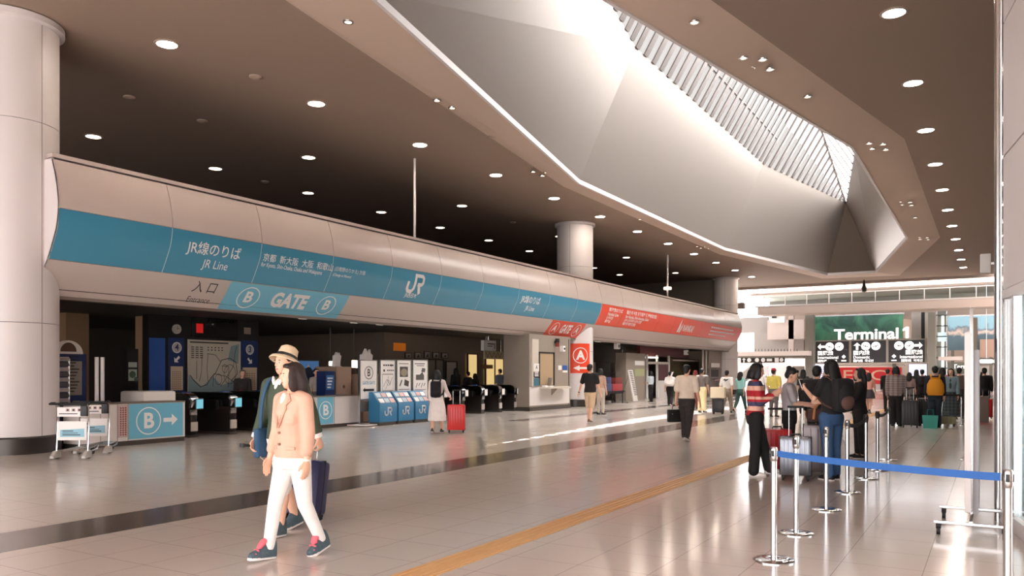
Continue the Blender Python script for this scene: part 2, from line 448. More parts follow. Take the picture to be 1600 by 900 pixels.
# ---------------------------------------------------------------- columns
CX, CR = -16.5, .83
def column(y, label):
    t = thing('round_column', label, 'column', (CX, y, 0), group=None); t['kind'] = 'structure'
    MB().lathe((0, 0, 0), [(CR + .04, 0), (CR + .04, .30), (CR + .01, .33)], 64).build('base_ring', DKSTEEL, t)
    zs = [.30, 2.5, 6.35, 8.3]
    for a, b in zip(zs, zs[1:]):
        for k in range(4):
            a0 = .185 + k * PI / 2
            MB().lathe((0, 0, 0), [(CR - .05, a + .006), (CR, a + .006), (CR, b - .006), (CR - .05, b - .006)], 18, a0=a0 + .006, a1=a0 + PI / 2 - .006).build('cladding_panel', WHITE, t)
    MB().lathe((0, 0, 0), [(CR - .03, .1), (CR - .03, 8.38)], 48).build('core', DKSTEEL, t)
    MB().lathe((0, 0, 0), [(CR, 8.25), (CR + .1, 8.27), (CR + .1, 8.38), (CR, 8.39)], 64).build('top_ring', WHITE, t)
    return t
column(8.4, 'big round white clad column at the left edge')
column(33.15, 'round white column rising through the long sign beam')
column(57.6, 'round white column at the far end of the sign beam')

# ---------------------------------------------------------------- long curved sign beam
PRO = [(-15.43, 5.66), (-15.32, 5.35), (-15.235, 5.0), (-15.21, 4.68), (-15.27, 4.34), (-15.40, 4.06), (-15.58, 3.74), (-15.82, 3.42), (-16.12, 3.08)]
def catmull(P, per=5):
    out = []
    for i in range(len(P) - 1):
        p0, p1, p2, p3 = P[max(i - 1, 0)], P[i], P[i + 1], P[min(i + 2, len(P) - 1)]
        for k in range(per):
            t = k / per
            out.append(tuple(.5 * ((2 * b) + (c - a) * t + (2 * a - 5 * b + 4 * c - d) * t * t + (3 * b - a - 3 * c + d) * t ** 3) for a, b, c, d in zip(p0, p1, p2, p3)))
    out.append(P[-1]); return out
PS = catmull(PRO)
def prof_at(z):
    for (x0, z0), (x1, z1) in zip(PS, PS[1:]):
        if z0 >= z >= z1 - 1e-6:
            f = (z0 - z) / (z0 - z1); tx, tz = x1 - x0, z1 - z0; l = math.hypot(tx, tz)
            return x0 + (x1 - x0) * f, Vector((-tz / l, 0, tx / l))
    return PS[-1][0], Vector((.7, 0, -.7))
def onbeam(y, z):
    x, n = prof_at(z)
    if n.x < 0: n = -n
    return Vector((x, y, z)), n
BY0, BAY, NB = 8.6, 2.47, 20
BY1 = 57.0
ZT, ZB = 4.68, 3.74
beam = thing('sign_beam', 'long curved white beam with blue and red sign bands over the ticket gates', 'sign beam', (-15.6, BY0, 0))
beam['kind'] = 'structure'
def bchild(name, mb, mat, smooth=40):
    me = mb.mesh(name, smooth); me.transform(Matrix.Translation((15.6, -BY0, 0))); return link(name, me, mat, beam)
def bflat(f, name, mat, y, z0, ang=0):
    """artwork on the beam: frame origin at beam position y, height z0 (arc length ~ height / slope)"""
    def fn(a, b): return onbeam(y + a, z0 + b)
    o = f.wrap(name, mat, beam, fn, [q * .06 for q in range(-12, 13)])
    o.data.transform(Matrix.Translation((15.6, -BY0, 0))); return o
def sheet(y0, y1, za, zb, th=.02, out=0):
    pts = [q for q in PS if za > q[1] > zb]
    zs = [za] + [q[1] for q in pts] + [zb]
    f, b = [], []
    for z in zs:
        x, n = prof_at(z)
        f.append((x + n.x * out, z + n.z * out)); b.append((x - n.x * th, z - n.z * th))
    mb = MB(); ring = f + b[::-1]
    mb.loft([[(x, y0, z) for x, z in ring], [(x, y1, z) for x, z in ring]]); return mb
bchild('backing', sheet(BY0 + .01, BY1 - .01, 5.655, 3.085, .06, -.022), M('beam_backing', (150, 142, 138), .6))
for i in range(NB):
    y0 = BY0 + i * BAY; y1 = min(y0 + BAY, BY1)
    a, b = y0 + .007, y1 - .007
    if i == 0: a = y0
    bchild('upper_panel', sheet(a, b, 5.645, ZT + .008), OFFW)
    bchild('band_panel', sheet(a, b, ZT - .004, ZB + .006), BLUE if i < 10 else RED)
    if i < 10: bchild('seam_strip', sheet(y1 - .006, y1 + .006, ZT - .004, ZB + .006, .01, -.001), LETTER)
bchild('lower_panel', sheet(BY0, BY1, ZB - .004, 3.09), OFFW)
bchild('top_rail', MB().span((-15.62, BY0, 5.68), (-15.41, BY1, 5.76)), OFFW)
bchild('soffit_edge', MB().span((-16.32, BY0, 3.03), (-16.1, BY1, 3.09)), M('soffit_edge', (120, 108, 98), .5))
for y in (BY0 - .03, BY1):
    poly = [(x, z) for x, z in PS] + [(-17.0, 3.08), (-17.0, 5.66)]
    bchild('end_cap', MB().prism([(-(x), z) for x, z in poly], (0, y + .03, 0), (-1, 0, 0), (0, 0, 1), .03), WHITE)
bchild('roof_panel', MB().span((-27, BY0, 3.1), (-16.3, BY1, 3.3)), DARK)
bchild('back_panel', MB().span((-16.1, BY0, 3.2), (-16.0, BY1, 5.66)), DARK)
# lettering of the blue band
f = Flat().text('JR線のりば', 0, 0, .30, bold=.008); bflat(f, 'lettering', LETTER, 11.50, 4.33)
f = Flat().text('JR Line', 0, 0, .26, sx=.95); bflat(f, 'lettering', LETTER, 12.0, 4.03)
f = Flat().text('京都  新大阪  大阪  和歌山', 0, 0, .205, bold=.006, sx=1.02); bflat(f, 'lettering', LETTER, 13.62, 4.36)
f = Flat().text('for Kyoto, Shin-Osaka, Osaka and Wakayama', 0, 0, .14, bold=.004, sx=.80); bflat(f, 'lettering', LETTER, 13.62, 4.20)
f = Flat().text('(日根野のりかえ) 方面', 0, 0, .125, bold=.004); bflat(f, 'lettering', LETTER, 16.1, 4.36)
f = Flat().text('(Change at Hineno)', 0, 0, .10, bold=.004, sx=.9); bflat(f, 'lettering', LETTER, 16.1, 4.21)
for y in (26.15,):
    f = Flat().text('JR線のりば', 0, 0, .30, bold=.012); bflat(f, 'lettering', LETTER, y, 4.33)
    f = Flat().text('JR Line', 0, 0, .24, bold=.006); bflat(f, 'lettering', LETTER, y + .55, 4.03)
# joined-letter railway mark
def jr(s):
    f = Flat(); w = .17 * s
    J = [(-.62, .10), (-.62, -.22), (-.50, -.36), (-.22, -.36), (-.10, -.22), (-.10, .36)]
    f.line([(x * s, y * s) for x, y in J], w)
    R = [(-.185, .42), (.42, .42), (.52, .32), (.52, .10), (.42, .0), (.12, .0)]
    f.line([(x * s, y * s) for x, y in R], w)
    f.line([(.18 * s, .04 * s), (.46 * s, -.44 * s)], w)
    for x, y in J[1:5] + R[1:5]: f.disc(x * s, y * s, w / 2, 12)
    return f
bflat(jr(.62), 'railway_mark', LETTER, 19.72, 4.28)
f = Flat().text('JR西日本', 0, 0, .15, bold=.015, align='CENTER'); bflat(f, 'lettering', LETTER, 19.66, 3.93)
# red band
y = 34.15
for k, (a, b, z, sz) in enumerate((('南海線のりば', '難波 新今宮 天下茶屋 堺 岸和田方面', 4.47, .20), ('Nankai Line', 'for Namba, Shin-Imamiya, Sakai', 4.27, .19), ('난카이선', '난바 신이마미야 사카이 방면', 4.1, .15), ('南海线', '难波 新今宫 堺方面', 3.94, .15))):
    f = Flat().text(a, 0, 0, sz, bold=.02, sx=1.35); bflat(f, 'lettering', LETTER, y, z)
    f = Flat().text(b, 0, 0, sz, bold=.02, sx=1.25); bflat(f, 'lettering', LETTER, y + 2.1, z)
f = Flat(); f.poly([(.0, -.33), (.25, -.33), (.33, -.1), (.22, .15), (.30, .42), (.02, .12)]); f.poly([(.33, -.33), (.55, -.33), (.62, -.05), (.50, .2), (.40, -.05)])
bflat(f, 'railway_mark', LETTER, 44.1, 4.2)
f = Flat().text('NANKAI', 0, 0, .52, bold=.02, sx=.95); bflat(f, 'lettering', LETTER, 44.85, 4.12)
for k, n_ in enumerate((12, 13, 9)):
    f = Flat()
    for i in range(n_): f.rect(i * .42, -.05 + .012 * k, i * .42 + .34, .05 - .012 * k)
    bflat(f, 'lettering', LETTER, 50.0, 4.42 - k * .22)
# entrance lettering and the two gate plates on the sloping lower face
f = Flat().text('入 口', 0, 0, .27, bold=.004, sx=1.1); bflat(f, 'lettering', INK, 11.98, 3.52)
f = Flat().text('Entrance', 0, 0, .18, sx=1.0); bflat(f, 'lettering', INK, 11.98, 3.25)
def gate_plate(y0, y1, mat, L, half):
    o = sheet(y0, y1, ZB - .012, 3.10, .0, .006); bchild('gate_plate', o, mat)
    w = y1 - y0; c = (y0 + y1) / 2
    f = Flat()
    for sg in (-1, 1):
        x = sg * w * .33
        f.ring(x, 0, .245, .022, e=1.35).text(L, x, 0, .34, bold=.03, align='CENTER', sx=1.35)
    f.text('GATE', 0, 0, .46, bold=.045, align='CENTER', sx=w / 3.9)
    bflat(f, 'lettering', LETTER, c, 3.415).data.transform(Matrix.Translation((0.006, 0, -.006)))
gate_plate(12.95, 17.05, LBLUE, 'B', 0)
gate_plate(29.3, 32.45, RED, 'A', 0)
# slim posts standing on the beam
for px, yt, yb, yy in ((646, 258, 378, None),):
    p = onX(px, yb, -15.9); q = onX(px, yt, -15.9)
    o = MB().cyl((0, 0, 0), (0, 0, 8.4 - 5.6), .04).build('ceiling_post', WHITE, None); o.location = (-15.85, p.y, 5.6); tag(o, 'slim pale post standing on the sign beam behind the railway mark', 'post')
p = onX(1043, 460, -16.2)
o = thing('ceiling_post', 'slim far post with a small lamp on it above the red band', 'post', (-16.2, p.y, 5.2))
MB().cyl((0, 0, -2), (0, 0, 3.2), .05).build('shaft', WHITE, o); MB().cyl((0, 0, 1.18), (0, 0, 1.32), .22).build('lamp', M('lamp_glow', (250, 240, 225), .5, emit=(255, 236, 214), estr=3), o)

# ---------------------------------------------------------------- downlights
ORD = ['nearest', 'second', 'third', 'fourth', 'fifth', 'sixth', 'seventh', 'eighth', 'ninth', 'tenth', 'eleventh', 'twelfth']
GLOW = M('downlight_glow', (255, 244, 232), .5, emit=(255, 232, 208), estr=9)
GLOWB = M('downlight_bright', (255, 244, 232), .5, emit=(255, 238, 222), estr=110)
TRIM = M('downlight_trim', (170, 150, 135), .4)
ring_me = MB().lathe((0, 0, 0), [(.20, -.004), (.20, -.02), (.25, -.014), (.255, 0)], 28).mesh('trim_ring', 40); ring_me.materials.append(TRIM)
lens_me = MB().cyl((0, 0, -.012), (0, 0, -.002), .205, n=28).mesh('lens', 40); lens_me.materials.append(GLOW)
lens_hi = lens_me.copy(); lens_hi.materials.clear(); lens_hi.materials.append(GLOWB)
def downlight(x, y, label, group, z=CZ, s=1, hi=False):
    t = thing('downlight', label, 'ceiling light', (x, y, z), group=group); t.scale = (s, s, s)
    link('trim_ring', ring_me, None, t); link('lens', lens_hi if hi else lens_me, None, t)
for k in range(11): downlight(-1.6, 16.8 + 4.3 * k, ORD[k] + ' round downlight of the single row along the right side of the ceiling', 'right row of downlights', hi=True)
for k in range(12): downlight(-14.75, 10.6 + 4.3 * k, ORD[k] + ' round downlight of the row between the coffer and the sign beam', 'middle row of downlights', hi=True)
for k in range(10): downlight(-22.35, 13.65 + 4.25 * k, ORD[k] + ' round downlight of the deepest row in the dark ceiling over the gates', 'deep row of downlights')
for k in range(5): downlight(-18.65, 18.5 + 8.6 * k, ORD[k] + ' round downlight of the sparse row just behind the sign beam', 'second row of downlights')
small = M('small_spot_glow', (255, 240, 225), .4, emit=(255, 230, 205), estr=1.6)
sm_ring = MB().lathe((0, 0, 0), [(.07, 0), (.07, -.02), (.10, -.02), (.105, 0)], 16).mesh('trim_ring', 40); sm_ring.materials.append(STEEL)
sm_lens = MB().cyl((0, 0, -.012), (0, 0, -.004), .07, n=16).mesh('lens', 40); sm_lens.materials.append(small)
def coff_z(x, y):
    # height of the sloping coffer border between its two outlines (nearest side)
    best = (9e9, CZ)
    for i in range(8):
        a, b = Vector(OUT[i]), Vector(OUT[(i + 1) % 8]); c = Vector(INN[i])
        d = (b - a).normalized(); n = Vector((-d.y, d.x)); q = Vector((x, y)) - a
        s = q.dot(d)
        if -1 < s < (b - a).length + 1:
            w = abs((c - a).dot(n)); h = abs(q.dot(n))
            if h < best[0]: best = (h, CZ - (CZ - LZ) * min(1, h / w))
    return best[1]
def spot_cluster(px, py, n, label):
    c = onZ(px, py, 8.22); t = thing('spotlight_cluster', label, 'ceiling light', (c.x, c.y, coff_z(c.x, c.y) - .03), group='spotlight clusters on the coffer border')
    if n == 1: offs = [(0, 0)]
    else: offs = [(-.17, -.45), (.17, -.15), (-.17, .2), (.17, .5)]
    for a, b in offs:
        l = link('trim_ring', sm_ring, None, t); l.location = (a, b, 0); l2 = link('lens', sm_lens, None, l)
RL = 'four small spotlights on the right border of the coffer'
for q, l in ((((1182, 99)), 'nearest of the four-spot clusters on the right border of the coffer'), ((1371, 227), 'second four-spot cluster on the right border of the coffer'), ((1415, 317), 'third four-spot cluster on the right border of the coffer'), ((1443, 372), 'farthest four-spot cluster on the right border of the coffer'), ((708, 168), 'nearest four-spot cluster on the left border of the coffer'), ((850, 278), 'second four-spot cluster on the left border of the coffer'), ((1098, 390), 'farthest four-spot cluster on the left border of the coffer')):
    spot_cluster(q[0], q[1], 4, l)
for q, l in (((544, 36), 'single spotlight at the near left of the coffer border'), ((1085, 35), 'single spotlight nearest on the right coffer border'), ((1262, 151), 'second single spotlight on the right coffer border'), ((1430, 340), 'far single spotlight on the right coffer border'), ((1000, 346), 'single spotlight on the left coffer border past the second cluster')):
    spot_cluster(q[0], q[1], 1, l)
for px, py, l in ((399, 119, 'round pale smoke detector between the first two bright downlights'), (202, 151, 'flat dark ceiling detector above the leftmost downlight'), (316, 188, 'flat dark ceiling detector left of the middle downlights'), (414, 283, 'tiny white ceiling detector left of the middle downlights'), (770, 212, 'small white detector beside the left coffer border'), (802, 347, 'small pale detector on the ceiling behind the sign beam')):
    c = onZ(px, py, CZ); o = MB().lathe((0, 0, 0), [(.14, 0), (.14, -.03), (.09, -.06), (.0, -.065)][::-1], 20).build('smoke_detector', TRIM); o.location = (c.x, c.y, CZ); tag(o, l, 'smoke detector')
# ---------------------------------------------------------------- far end: daylit atrium and the terminal front
STONE = M('beige_stone', (160, 145, 134), .6)
GREYG = M('green_grey_pillar', (108, 104, 94), .5)
SHADEP = M('soft_grey_panel', (146, 139, 133), .5)
def span_y(x0, y0, x1, y1, Y):
    a, b = onY(x0, y0, Y), onY(x1, y1, Y); return a, b
def slab(x0, y0, x1, y1, Y, depth, mat, name, parent=None, **kw):
    """box standing at distance Y whose front covers that area of the view"""
    a, b = onY(x0, y0, Y), onY(x1, y1, Y)
    xm = (onY((x0 + x1) / 2, y0, Y).z + onY((x0 + x1) / 2, y0, Y).z) / 2
    zt = onY((x0 + x1) / 2, min(y0, y1), Y).z; zb = onY((x0 + x1) / 2, max(y0, y1), Y).z
    return MB().span((a.x, Y, zb), (b.x, Y + depth, zt)).build(name, mat, parent, **kw)
def S(name, mat, Y, x0, y0, x1, y1, depth=.3, **kw):
    o = slab(x0, y0, x1, y1, Y, depth, mat, name); o['kind'] = 'structure'; return o
struct('wall_end', MB().span((-23.2, 100, 0), (14, 100.3, 12)), STONE)
struct('wall_end_low', MB().span((-34, 100, 0), (-23.2, 100.3, 3.4)), STONE)
struct('wall_end_upper', MB().span((-19.6, 84, 6.6), (14, 84.3, 8.9)), STONE)
for i in range(14): struct('window_%d' % (i + 1), MB().span((-34 + i * 3.6, 84, 8.9), (-33.9 + i * 3.6, 84.2, 10.95)), WHITE)
struct('terminal_ceiling', MB().span((-19.6, 76.5, 8.8), (14, 100, 9.0)), STONE)
# glazed roof over the gap between the station hall and the terminal
roof = thing('atrium_roof', 'white framed glass roof over the bright gap before the terminal', 'roof', (0, 0, 0)); roof['kind'] = 'structure'
for i in range(18): MB().span((-34 + i * 2.6, 65, 10.6), (-33.86 + i * 2.6, 84, 10.9)).build('rafter', WHITE, roof)
gl = MB(); gl._new([(-34, 65, 10.95), (14, 65, 10.95), (14, 84, 10.95), (-34, 84, 10.95)], [(0, 1, 2, 3)]); gl.build('pane', ROOFGLASS, roof, None)
struct('trim_4', MB().span((-34, 64.9, 8.2), (14, 65.1, 8.7)), OFFW)
struct('wall_atrium_blocker', MB().span((14, 65, 0), (14.3, 100, 10.9)), STONE)  # unseen wall, added to dim the over-bright atrium
# footbridge crossing in front of the terminal
fb_ = thing('footbridge', 'pale footbridge with a glass railing crossing above the terminal signs', 'footbridge', (-8, 70, 6.5)); fb_['kind'] = 'structure'
def fbb(name, a, b, mat): MB().span(Vector(a) - Vector((-8, 70, 6.5)), Vector(b) - Vector((-8, 70, 6.5))).build(name, mat, fb_)
FASC = M('bridge_fascia', (138, 121, 109), .5)
fbb('fascia', (-17.3, 69.9, 6.5), (6, 70.1, 7.15), FASC)
fbb('deck', (-17.3, 70.1, 6.9), (6, 72.4, 7.1), FASC)
fbb('soffit', (-17.3, 70.1, 6.5), (6, 72.4, 6.56), FASC)
fbb('edge_rail', (-17.5, 69.84, 7.15), (6, 69.98, 7.25), SHADEP)
fbb('handrail', (-16.8, 69.95, 8.05), (6, 70.02, 8.12), OFFW)
for i in range(13): fbb('railing_post', (-16.8 + i * 1.75, 69.95, 7.25), (-16.74 + i * 1.75, 70.02, 8.05), OFFW)
fbb('glass_panel', (-16.8, 69.98, 7.3), (6, 69.99, 8.0), GREENGLASS)
# left flank: stacked white storeys seen through the gap
S('trim_5', OFFW, 78, 1199, 500, 1256, 530, 3); S('trim_6', SHADEP, 80, 1178, 519, 1256, 560, 3)
S('trim_7', WHITE, 77, 1203, 476, 1226, 504, .4)
S('trim_8', SHADEP, 82, 1156, 496, 1200, 520, .4)
S('trim_9', OFFW, 78, 1232, 486, 1240, 560, .4)
o = slab(1206, 484, 1213, 497, 76.8, .15, INK, 'wall_vent'); tag(o, 'small dark vent on the white block below the left end of the footbridge', 'vent')
can = thing('entrance_canopy', 'pale flat canopy with a thin railing at the left of the terminal', 'canopy', (0, 0, 0)); can['kind'] = 'structure'
slab(1148, 549, 1264, 556, 73, 3, OFFW, 'canopy_roof', can); slab(1148, 556, 1256, 559, 73.4, 2, GREYG, 'canopy_edge', can)
for i in range(20): slab(1150 + i * 5, 545.4, 1150.8 + i * 5, 549, 73, .05, DKSTEEL, 'canopy_post', can)
# hanging black icon sign under the canopy
hs = thing('hanging_sign', 'long black hanging sign with an up arrow and white icon discs under the left canopy', 'sign', onY(1190, 567, 73.7))
hx0, hx1 = onY(1157, 563, 73.7), onY(1226, 563, 73.7)
hw = hx1.x - hx0.x; hm = hx0.x + hw / 2 - hs.location.x
MB().span((hm - hw / 2, 0, .0), (hm + hw / 2, .12, .52)).build('panel', INK, hs)
for q in (-.35, .35): MB().cyl((hm + q * hw, .06, .5), (hm + q * hw, .06, 1.05), .03).build('hanger', STEEL, hs)
f = Flat(); f.arrow(-hw * .42, .26, .42, .36, PI / 2)
for q in (-.30, -.12, .02): f.disc(hw * q, .26, .19, 18)
f.rect(hw * .10, .14, hw * .22, .38); f.rect(hw * .28, .08, hw * .37, .44); f.disc(hw * .43, .26, .17, 18)
f.on('lettering', LETTER, hs, (hm, 0, 0), XP, ZP, .01)
# ---- sign gate in the middle
PL = 75
def pillar(x0, y0, x1, y1, Y, mat, label, nm='square_pillar'):
    o = slab(x0, y0, x1, y1, Y, .8, mat, nm); o['kind'] = 'structure'; return o
pillar(1258, 488, 1271, 611, 74.2, GREYG, '')
pillar(1450, 488, 1461, 611, 74.2, GREYG, '')
pillar(1424, 488, 1439, 533, 76, SHADEP, ''); pillar(1439, 488, 1445, 533, 76.4, INK, ''); pillar(1445, 488, 1461, 533, 76, SHADEP, '')
bb = thing('billboard', 'wide dark green backlit billboard behind the white Terminal 1 letters', 'billboard', onY(1341, 531, 76.5))
a, b = onY(1273, 495, 76.5), onY(1411, 530, 76.5); bw = b.x - a.x; bh = onY(1341, 493, 76.5).z - bb.location.z; bx = (a.x + b.x) / 2 - bb.location.x
gm = bpy.data.materials.new('green_picture'); gm.use_nodes = True; nt = gm.node_tree; pb = nt.nodes['Principled BSDF']
tc = nt.nodes.new('ShaderNodeTexCoord'); nz = nt.nodes.new('ShaderNodeTexNoise'); nz.inputs['Scale'].default_value = .45; nz.inputs['Detail'].default_value = 6; nz.inputs['Distortion'].default_value = 1.2
cr = nt.nodes.new('ShaderNodeValToRGB'); cr.color_ramp.elements[0].position = .4; cr.color_ramp.elements[0].color = lin((24, 62, 54)) + (1,); cr.color_ramp.elements[1].position = .72; cr.color_ramp.elements[1].color = lin((70, 128, 96)) + (1,)
nt.links.new(tc.outputs['Object'], nz.inputs[0]); nt.links.new(nz.outputs['Fac'], cr.inputs[0]); nt.links.new(cr.outputs[0], pb.inputs['Base Color']); nt.links.new(cr.outputs[0], pb.inputs['Emission Color']); pb.inputs['Emission Strength'].default_value = .10; pb.inputs['Roughness'].default_value = .3
MB().span((bx - bw / 2, 0, 0), (bx + bw / 2, .25, bh)).build('picture', gm, bb)
MB().span((bx - bw / 2 - .1, -.05, bh), (bx + bw / 2 + .1, .3, bh + .14)).build('frame', STEEL, bb)
for q in (-.4, .4): MB().span((bx + q * bw - .15, .28, -bb.location.z), (bx + q * bw + .15, .55, bh)).build('support', GREYG, bb)
# warm shop front above it
S('trim_10', M('shop_front', (150, 96, 66), .5), 78, 1273, 487, 1412, 494, .3)
# Terminal 1 letters: a solid thing
def solid_text(name, s, size, p, mat, label, cat, depth=.12, bold=.02, sx=1, align='LEFT', group=None):
    cu = bpy.data.curves.new(name, 'FONT'); cu.body = s; cu.size = size; cu.extrude = depth / 2; cu.offset = bold * size; cu.align_x = align; cu.resolution_u = 3
    o = bpy.data.objects.new(name, cu); C.objects.link(o); dg = bpy.context.evaluated_depsgraph_get(); dg.update()
    me = bpy.data.meshes.new_from_object(o.evaluated_get(dg)); bpy.data.objects.remove(o)
    me.transform(Matrix.Diagonal((sx, 1, 1, 1))); me.transform(Matrix.Rotation(PI / 2, 4, 'X'))
    me.materials.clear(); o = link(name, me, mat); o.location = p; tag(o, label, cat, group); return o
LITW = M('lit_white', (250, 248, 246), .4, emit=(255, 250, 246), estr=.7)
p = onY(1303, 530, 74.8); q = onY(1420, 530, 74.8)
TSX = 1.0
ts = solid_text('word', 'Terminal', 1.28, (p.x, 74.9, onY(1360, 529.5, 74.9).z), LITW, 'big white solid letters reading Terminal 1 standing on the black direction board', 'lettering', bold=.022)
for k_ in ('label', 'category'): del ts[k_]
ts.name = 'word'; rt = thing('terminal_lettering', 'big white solid letters reading Terminal 1 standing on the black direction board', 'lettering', ts.location.copy())
ww = max(v.co.x for v in ts.data.vertices); kx = (q.x - p.x) * .865 / ww; ts.parent = rt; ts.location = (0, 0, 0); ts.scale = (kx, 1, 1)
t1 = MB().prism([(.0, .60), (.0, .76), (.24, .95), (.46, .95), (.46, 0), (.22, 0), (.22, .70)], (0, .06, 0), XP, ZP, .12).build('numeral', LITW, rt); t1.location = ((q.x - p.x) * .92, 0, 0)
MB().span((0, -.02, -.06), (q.x - p.x, .12, 0)).build('ledge', GREYG, rt)
db = thing('direction_board', 'black three panel direction board with white arrows and plane icons under Terminal 1', 'sign', onY(1360, 567, PL))
zt = onY(1360, 530.5, PL).z - db.location.z; BZ = db.location.z
x0 = onY(1271, 548, PL).x - db.location.x; x1 = onY(1449, 548, PL).x - db.location.x
MB().span((x0, .05, -.05), (x1, .35, zt)).build('frame', M('board_frame', (150, 142, 130), .4), db)
SIGNBLK = M('sign_black', (34, 30, 34), .35)
pw = (x1 - x0 - .8) / 3
def plane_icon(f, x, y, r, up):
    f2 = Flat(); a = .35 if up else -.35
    f2.poly([(-.65 * r, -.08 * r), (.62 * r, -.08 * r), (.7 * r, .04 * r), (.5 * r, .1 * r), (-.6 * r, .08 * r)])
    f2.poly([(-.05 * r, .0), (-.35 * r, -.45 * r), (-.2 * r, -.45 * r), (.25 * r, .0)])
    f2.poly([(-.62 * r, .05 * r), (-.78 * r, .32 * r), (-.64 * r, .32 * r), (-.45 * r, .05 * r)])
    f.add([(x + u * math.cos(a) - v * math.sin(a), y + u * math.sin(a) + v * math.cos(a)) for u, v in f2.V], f2.F)
for k, (jp, en, ko) in enumerate((('国際線', 'International', '国际线  국제선'), ('国内線', 'Domestic', '国内线  국내선'), ('国際線', 'International', '国际线  국제선'))):
    c0 = x0 + .2 + k * (pw + .2); c1 = c0 + pw
    MB().span((c0, 0, .04), (c1, .06, zt - .10)).build('panel', SIGNBLK, db)
    f = Flat(); d = Flat(); h = zt - .14; yy = h - .42
    if k < 2:
        f.arrow(c0 + .46, yy, .62, .58, PI if k == 0 else PI / 2)
        for q_, up in ((1.15, False), (1.95, True)): f.disc(c0 + q_, yy, .36); plane_icon(d, c0 + q_, yy, .34, up)
        al, tx = 'LEFT', c0 + .14
    else:
        f.arrow(c1 - .46, yy, .62, .58, 0)
        for q_, up in ((1.95, False), (1.15, True)): f.disc(c1 - q_, yy, .36); plane_icon(d, c1 - q_, yy, .34, up)
        al, tx = 'RIGHT', c1 - .14
    f.text(jp, tx, h - 1.02, .42, bold=.02, align=al, sx=1.05); f.text(en, tx, h - 1.38, .34, bold=.014, align=al, sx=1.0); f.text(ko, tx, h - 1.7, .26, bold=.014, align=al)
    if k != 1:
        xx = c1 - .42 if k == 0 else c0 + .42
        f.rect(xx - .2, h - 1.72, xx + .2, h - 1.62); f.disc(xx, h - 1.32, .17, 4)
    f.on('lettering', LITW, db, (0, 0, 0), XP, ZP, .008); d.on('plane_icon', SIGNBLK, db, (0, 0, 0), XP, ZP, .012)
# screens either side of the red exchange counter
SCR = M('screen_glow', (190, 190, 225), .2, emit=(206, 206, 240), estr=1.0)
for (a0, b0, a1, b1), l in (((1273, 568, 1301, 600), 'pale lit flight screen at the left under the direction board'), ((1420, 568, 1448, 602), 'pale lit flight screen at the right under the direction board')):
    t = thing('display_screen', l, 'screen', onY((a0 + a1) / 2, b1, 75.6)); x0_, x1_ = onY(a0, b0, 75.6).x - t.location.x, onY(a1, b0, 75.6).x - t.location.x; zz = onY((a0 + a1) / 2, b0 + 1, 75.6).z - t.location.z
    MB().span((x0_ - .06, .02, -.06), (x1_ + .06, .2, zz + .02)).build('casing', DKSTEEL, t); MB().span((x0_, 0, 0), (x1_, .03, zz)).build('screen', SCR, t)
    MB().span((x0_ + .3, .05, -t.location.z + .01), (x1_ - .3, .18, 0)).build('stand', DKSTEEL, t)
    f = Flat()
    for i in range(7): f.rect(x0_ + .12, zz * (.12 + .1 * i), x1_ - .12 - .25 * (i % 3), zz * (.145 + .1 * i))
    f.on('lettering', M('screen_text', (110, 112, 160), .4), t, (0, 0, 0), XP, ZP, .006)
rc = thing('exchange_counter', 'red exchange counter with pale three letter lettering under the direction board', 'counter', onY(1352, 611, 78))
rc.location.z = 0
x0, x1 = onY(1302, 590, 78).x - rc.location.x, onY(1408, 590, 78).x - rc.location.x; zt = onY(1352, 574, 78).z; zm = onY(1352, 600, 78).z
MB().span((x0, 0, zm), (x1, .3, zt)).build('red_fascia', M('counter_red', (196, 32, 40), .4, emit=(196, 32, 40), estr=.15), rc)
MB().span((x0, .1, 0), (x1, .9, .95)).build('counter_front', WHITE, rc); MB().span((x0, 1.2, 0), (x1, 1.4, zt)).build('rear_wall', OFFW, rc)
MB().span((x0 - .4, -.3, zt + .12), (x1 + .3, .5, zt + .3)).build('canopy_edge', OFFW, rc)
f = Flat().text('ECC', 0, 0, zt - zm - .2, align='CENTER', sx=1.5, bold=.005); f.on('lettering', M('counter_gold', (226, 190, 160), .4), rc, ((x0 + x1) / 2 - .2, 0, (zt + zm) / 2), XP, ZP, .012)
# glass tower and blue billboard at the right
tw = thing('lift_tower', 'narrow glass lift tower with bright lamps left of the blue billboard', 'lift tower', onY(1471, 611, 77)); tw.location.z = 0; tw['kind'] = 'structure'
def onto(x0, y0, x1, y1, Y, root):
    xm = (x0 + x1) / 2; return onY(x0, y0, Y).x - root.location.x, onY(x1, y0, Y).x - root.location.x, onY(xm, y1, Y).z - root.location.z, onY(xm, y0, Y).z - root.location.z
a, b, c, d = onto(1463, 486, 1480, 611, 77, tw)
for i in range(8): MB().span((a, 0, c + .1 + i * .9), (b, .9, c + .18 + i * .9)).build('rail', DKSTEEL, tw)
for q in (a, b - .08): MB().span((q, 0, 0), (q + .08, .9, d)).build('post', STEEL, tw)
MB().span((a, .4, 0), (b, .42, d)).build('pane', GREENGLASS, tw)
MB().span((a + .35, .6, 1.5), (a + .55, .7, d - .3)).build('lamp', M('tower_lamp', (255, 250, 240), .4, emit=(255, 246, 236), estr=2), tw)
MB().span((a + .1, .5, onY(1471, 533, 77).z), (b - .1, .8, onY(1471, 519, 77).z)).build('lit_cabin', LITW, tw)
b2 = thing('billboard', 'blue grey landscape billboard at the right beyond the direction board', 'billboard', onY(1516, 547, 79))
a, b, c, d = onto(1481, 494, 1556, 547, 79, b2)
gm = bpy.data.materials.new('blue_picture'); gm.use_nodes = True; nt = gm.node_tree; pb = nt.nodes['Principled BSDF']
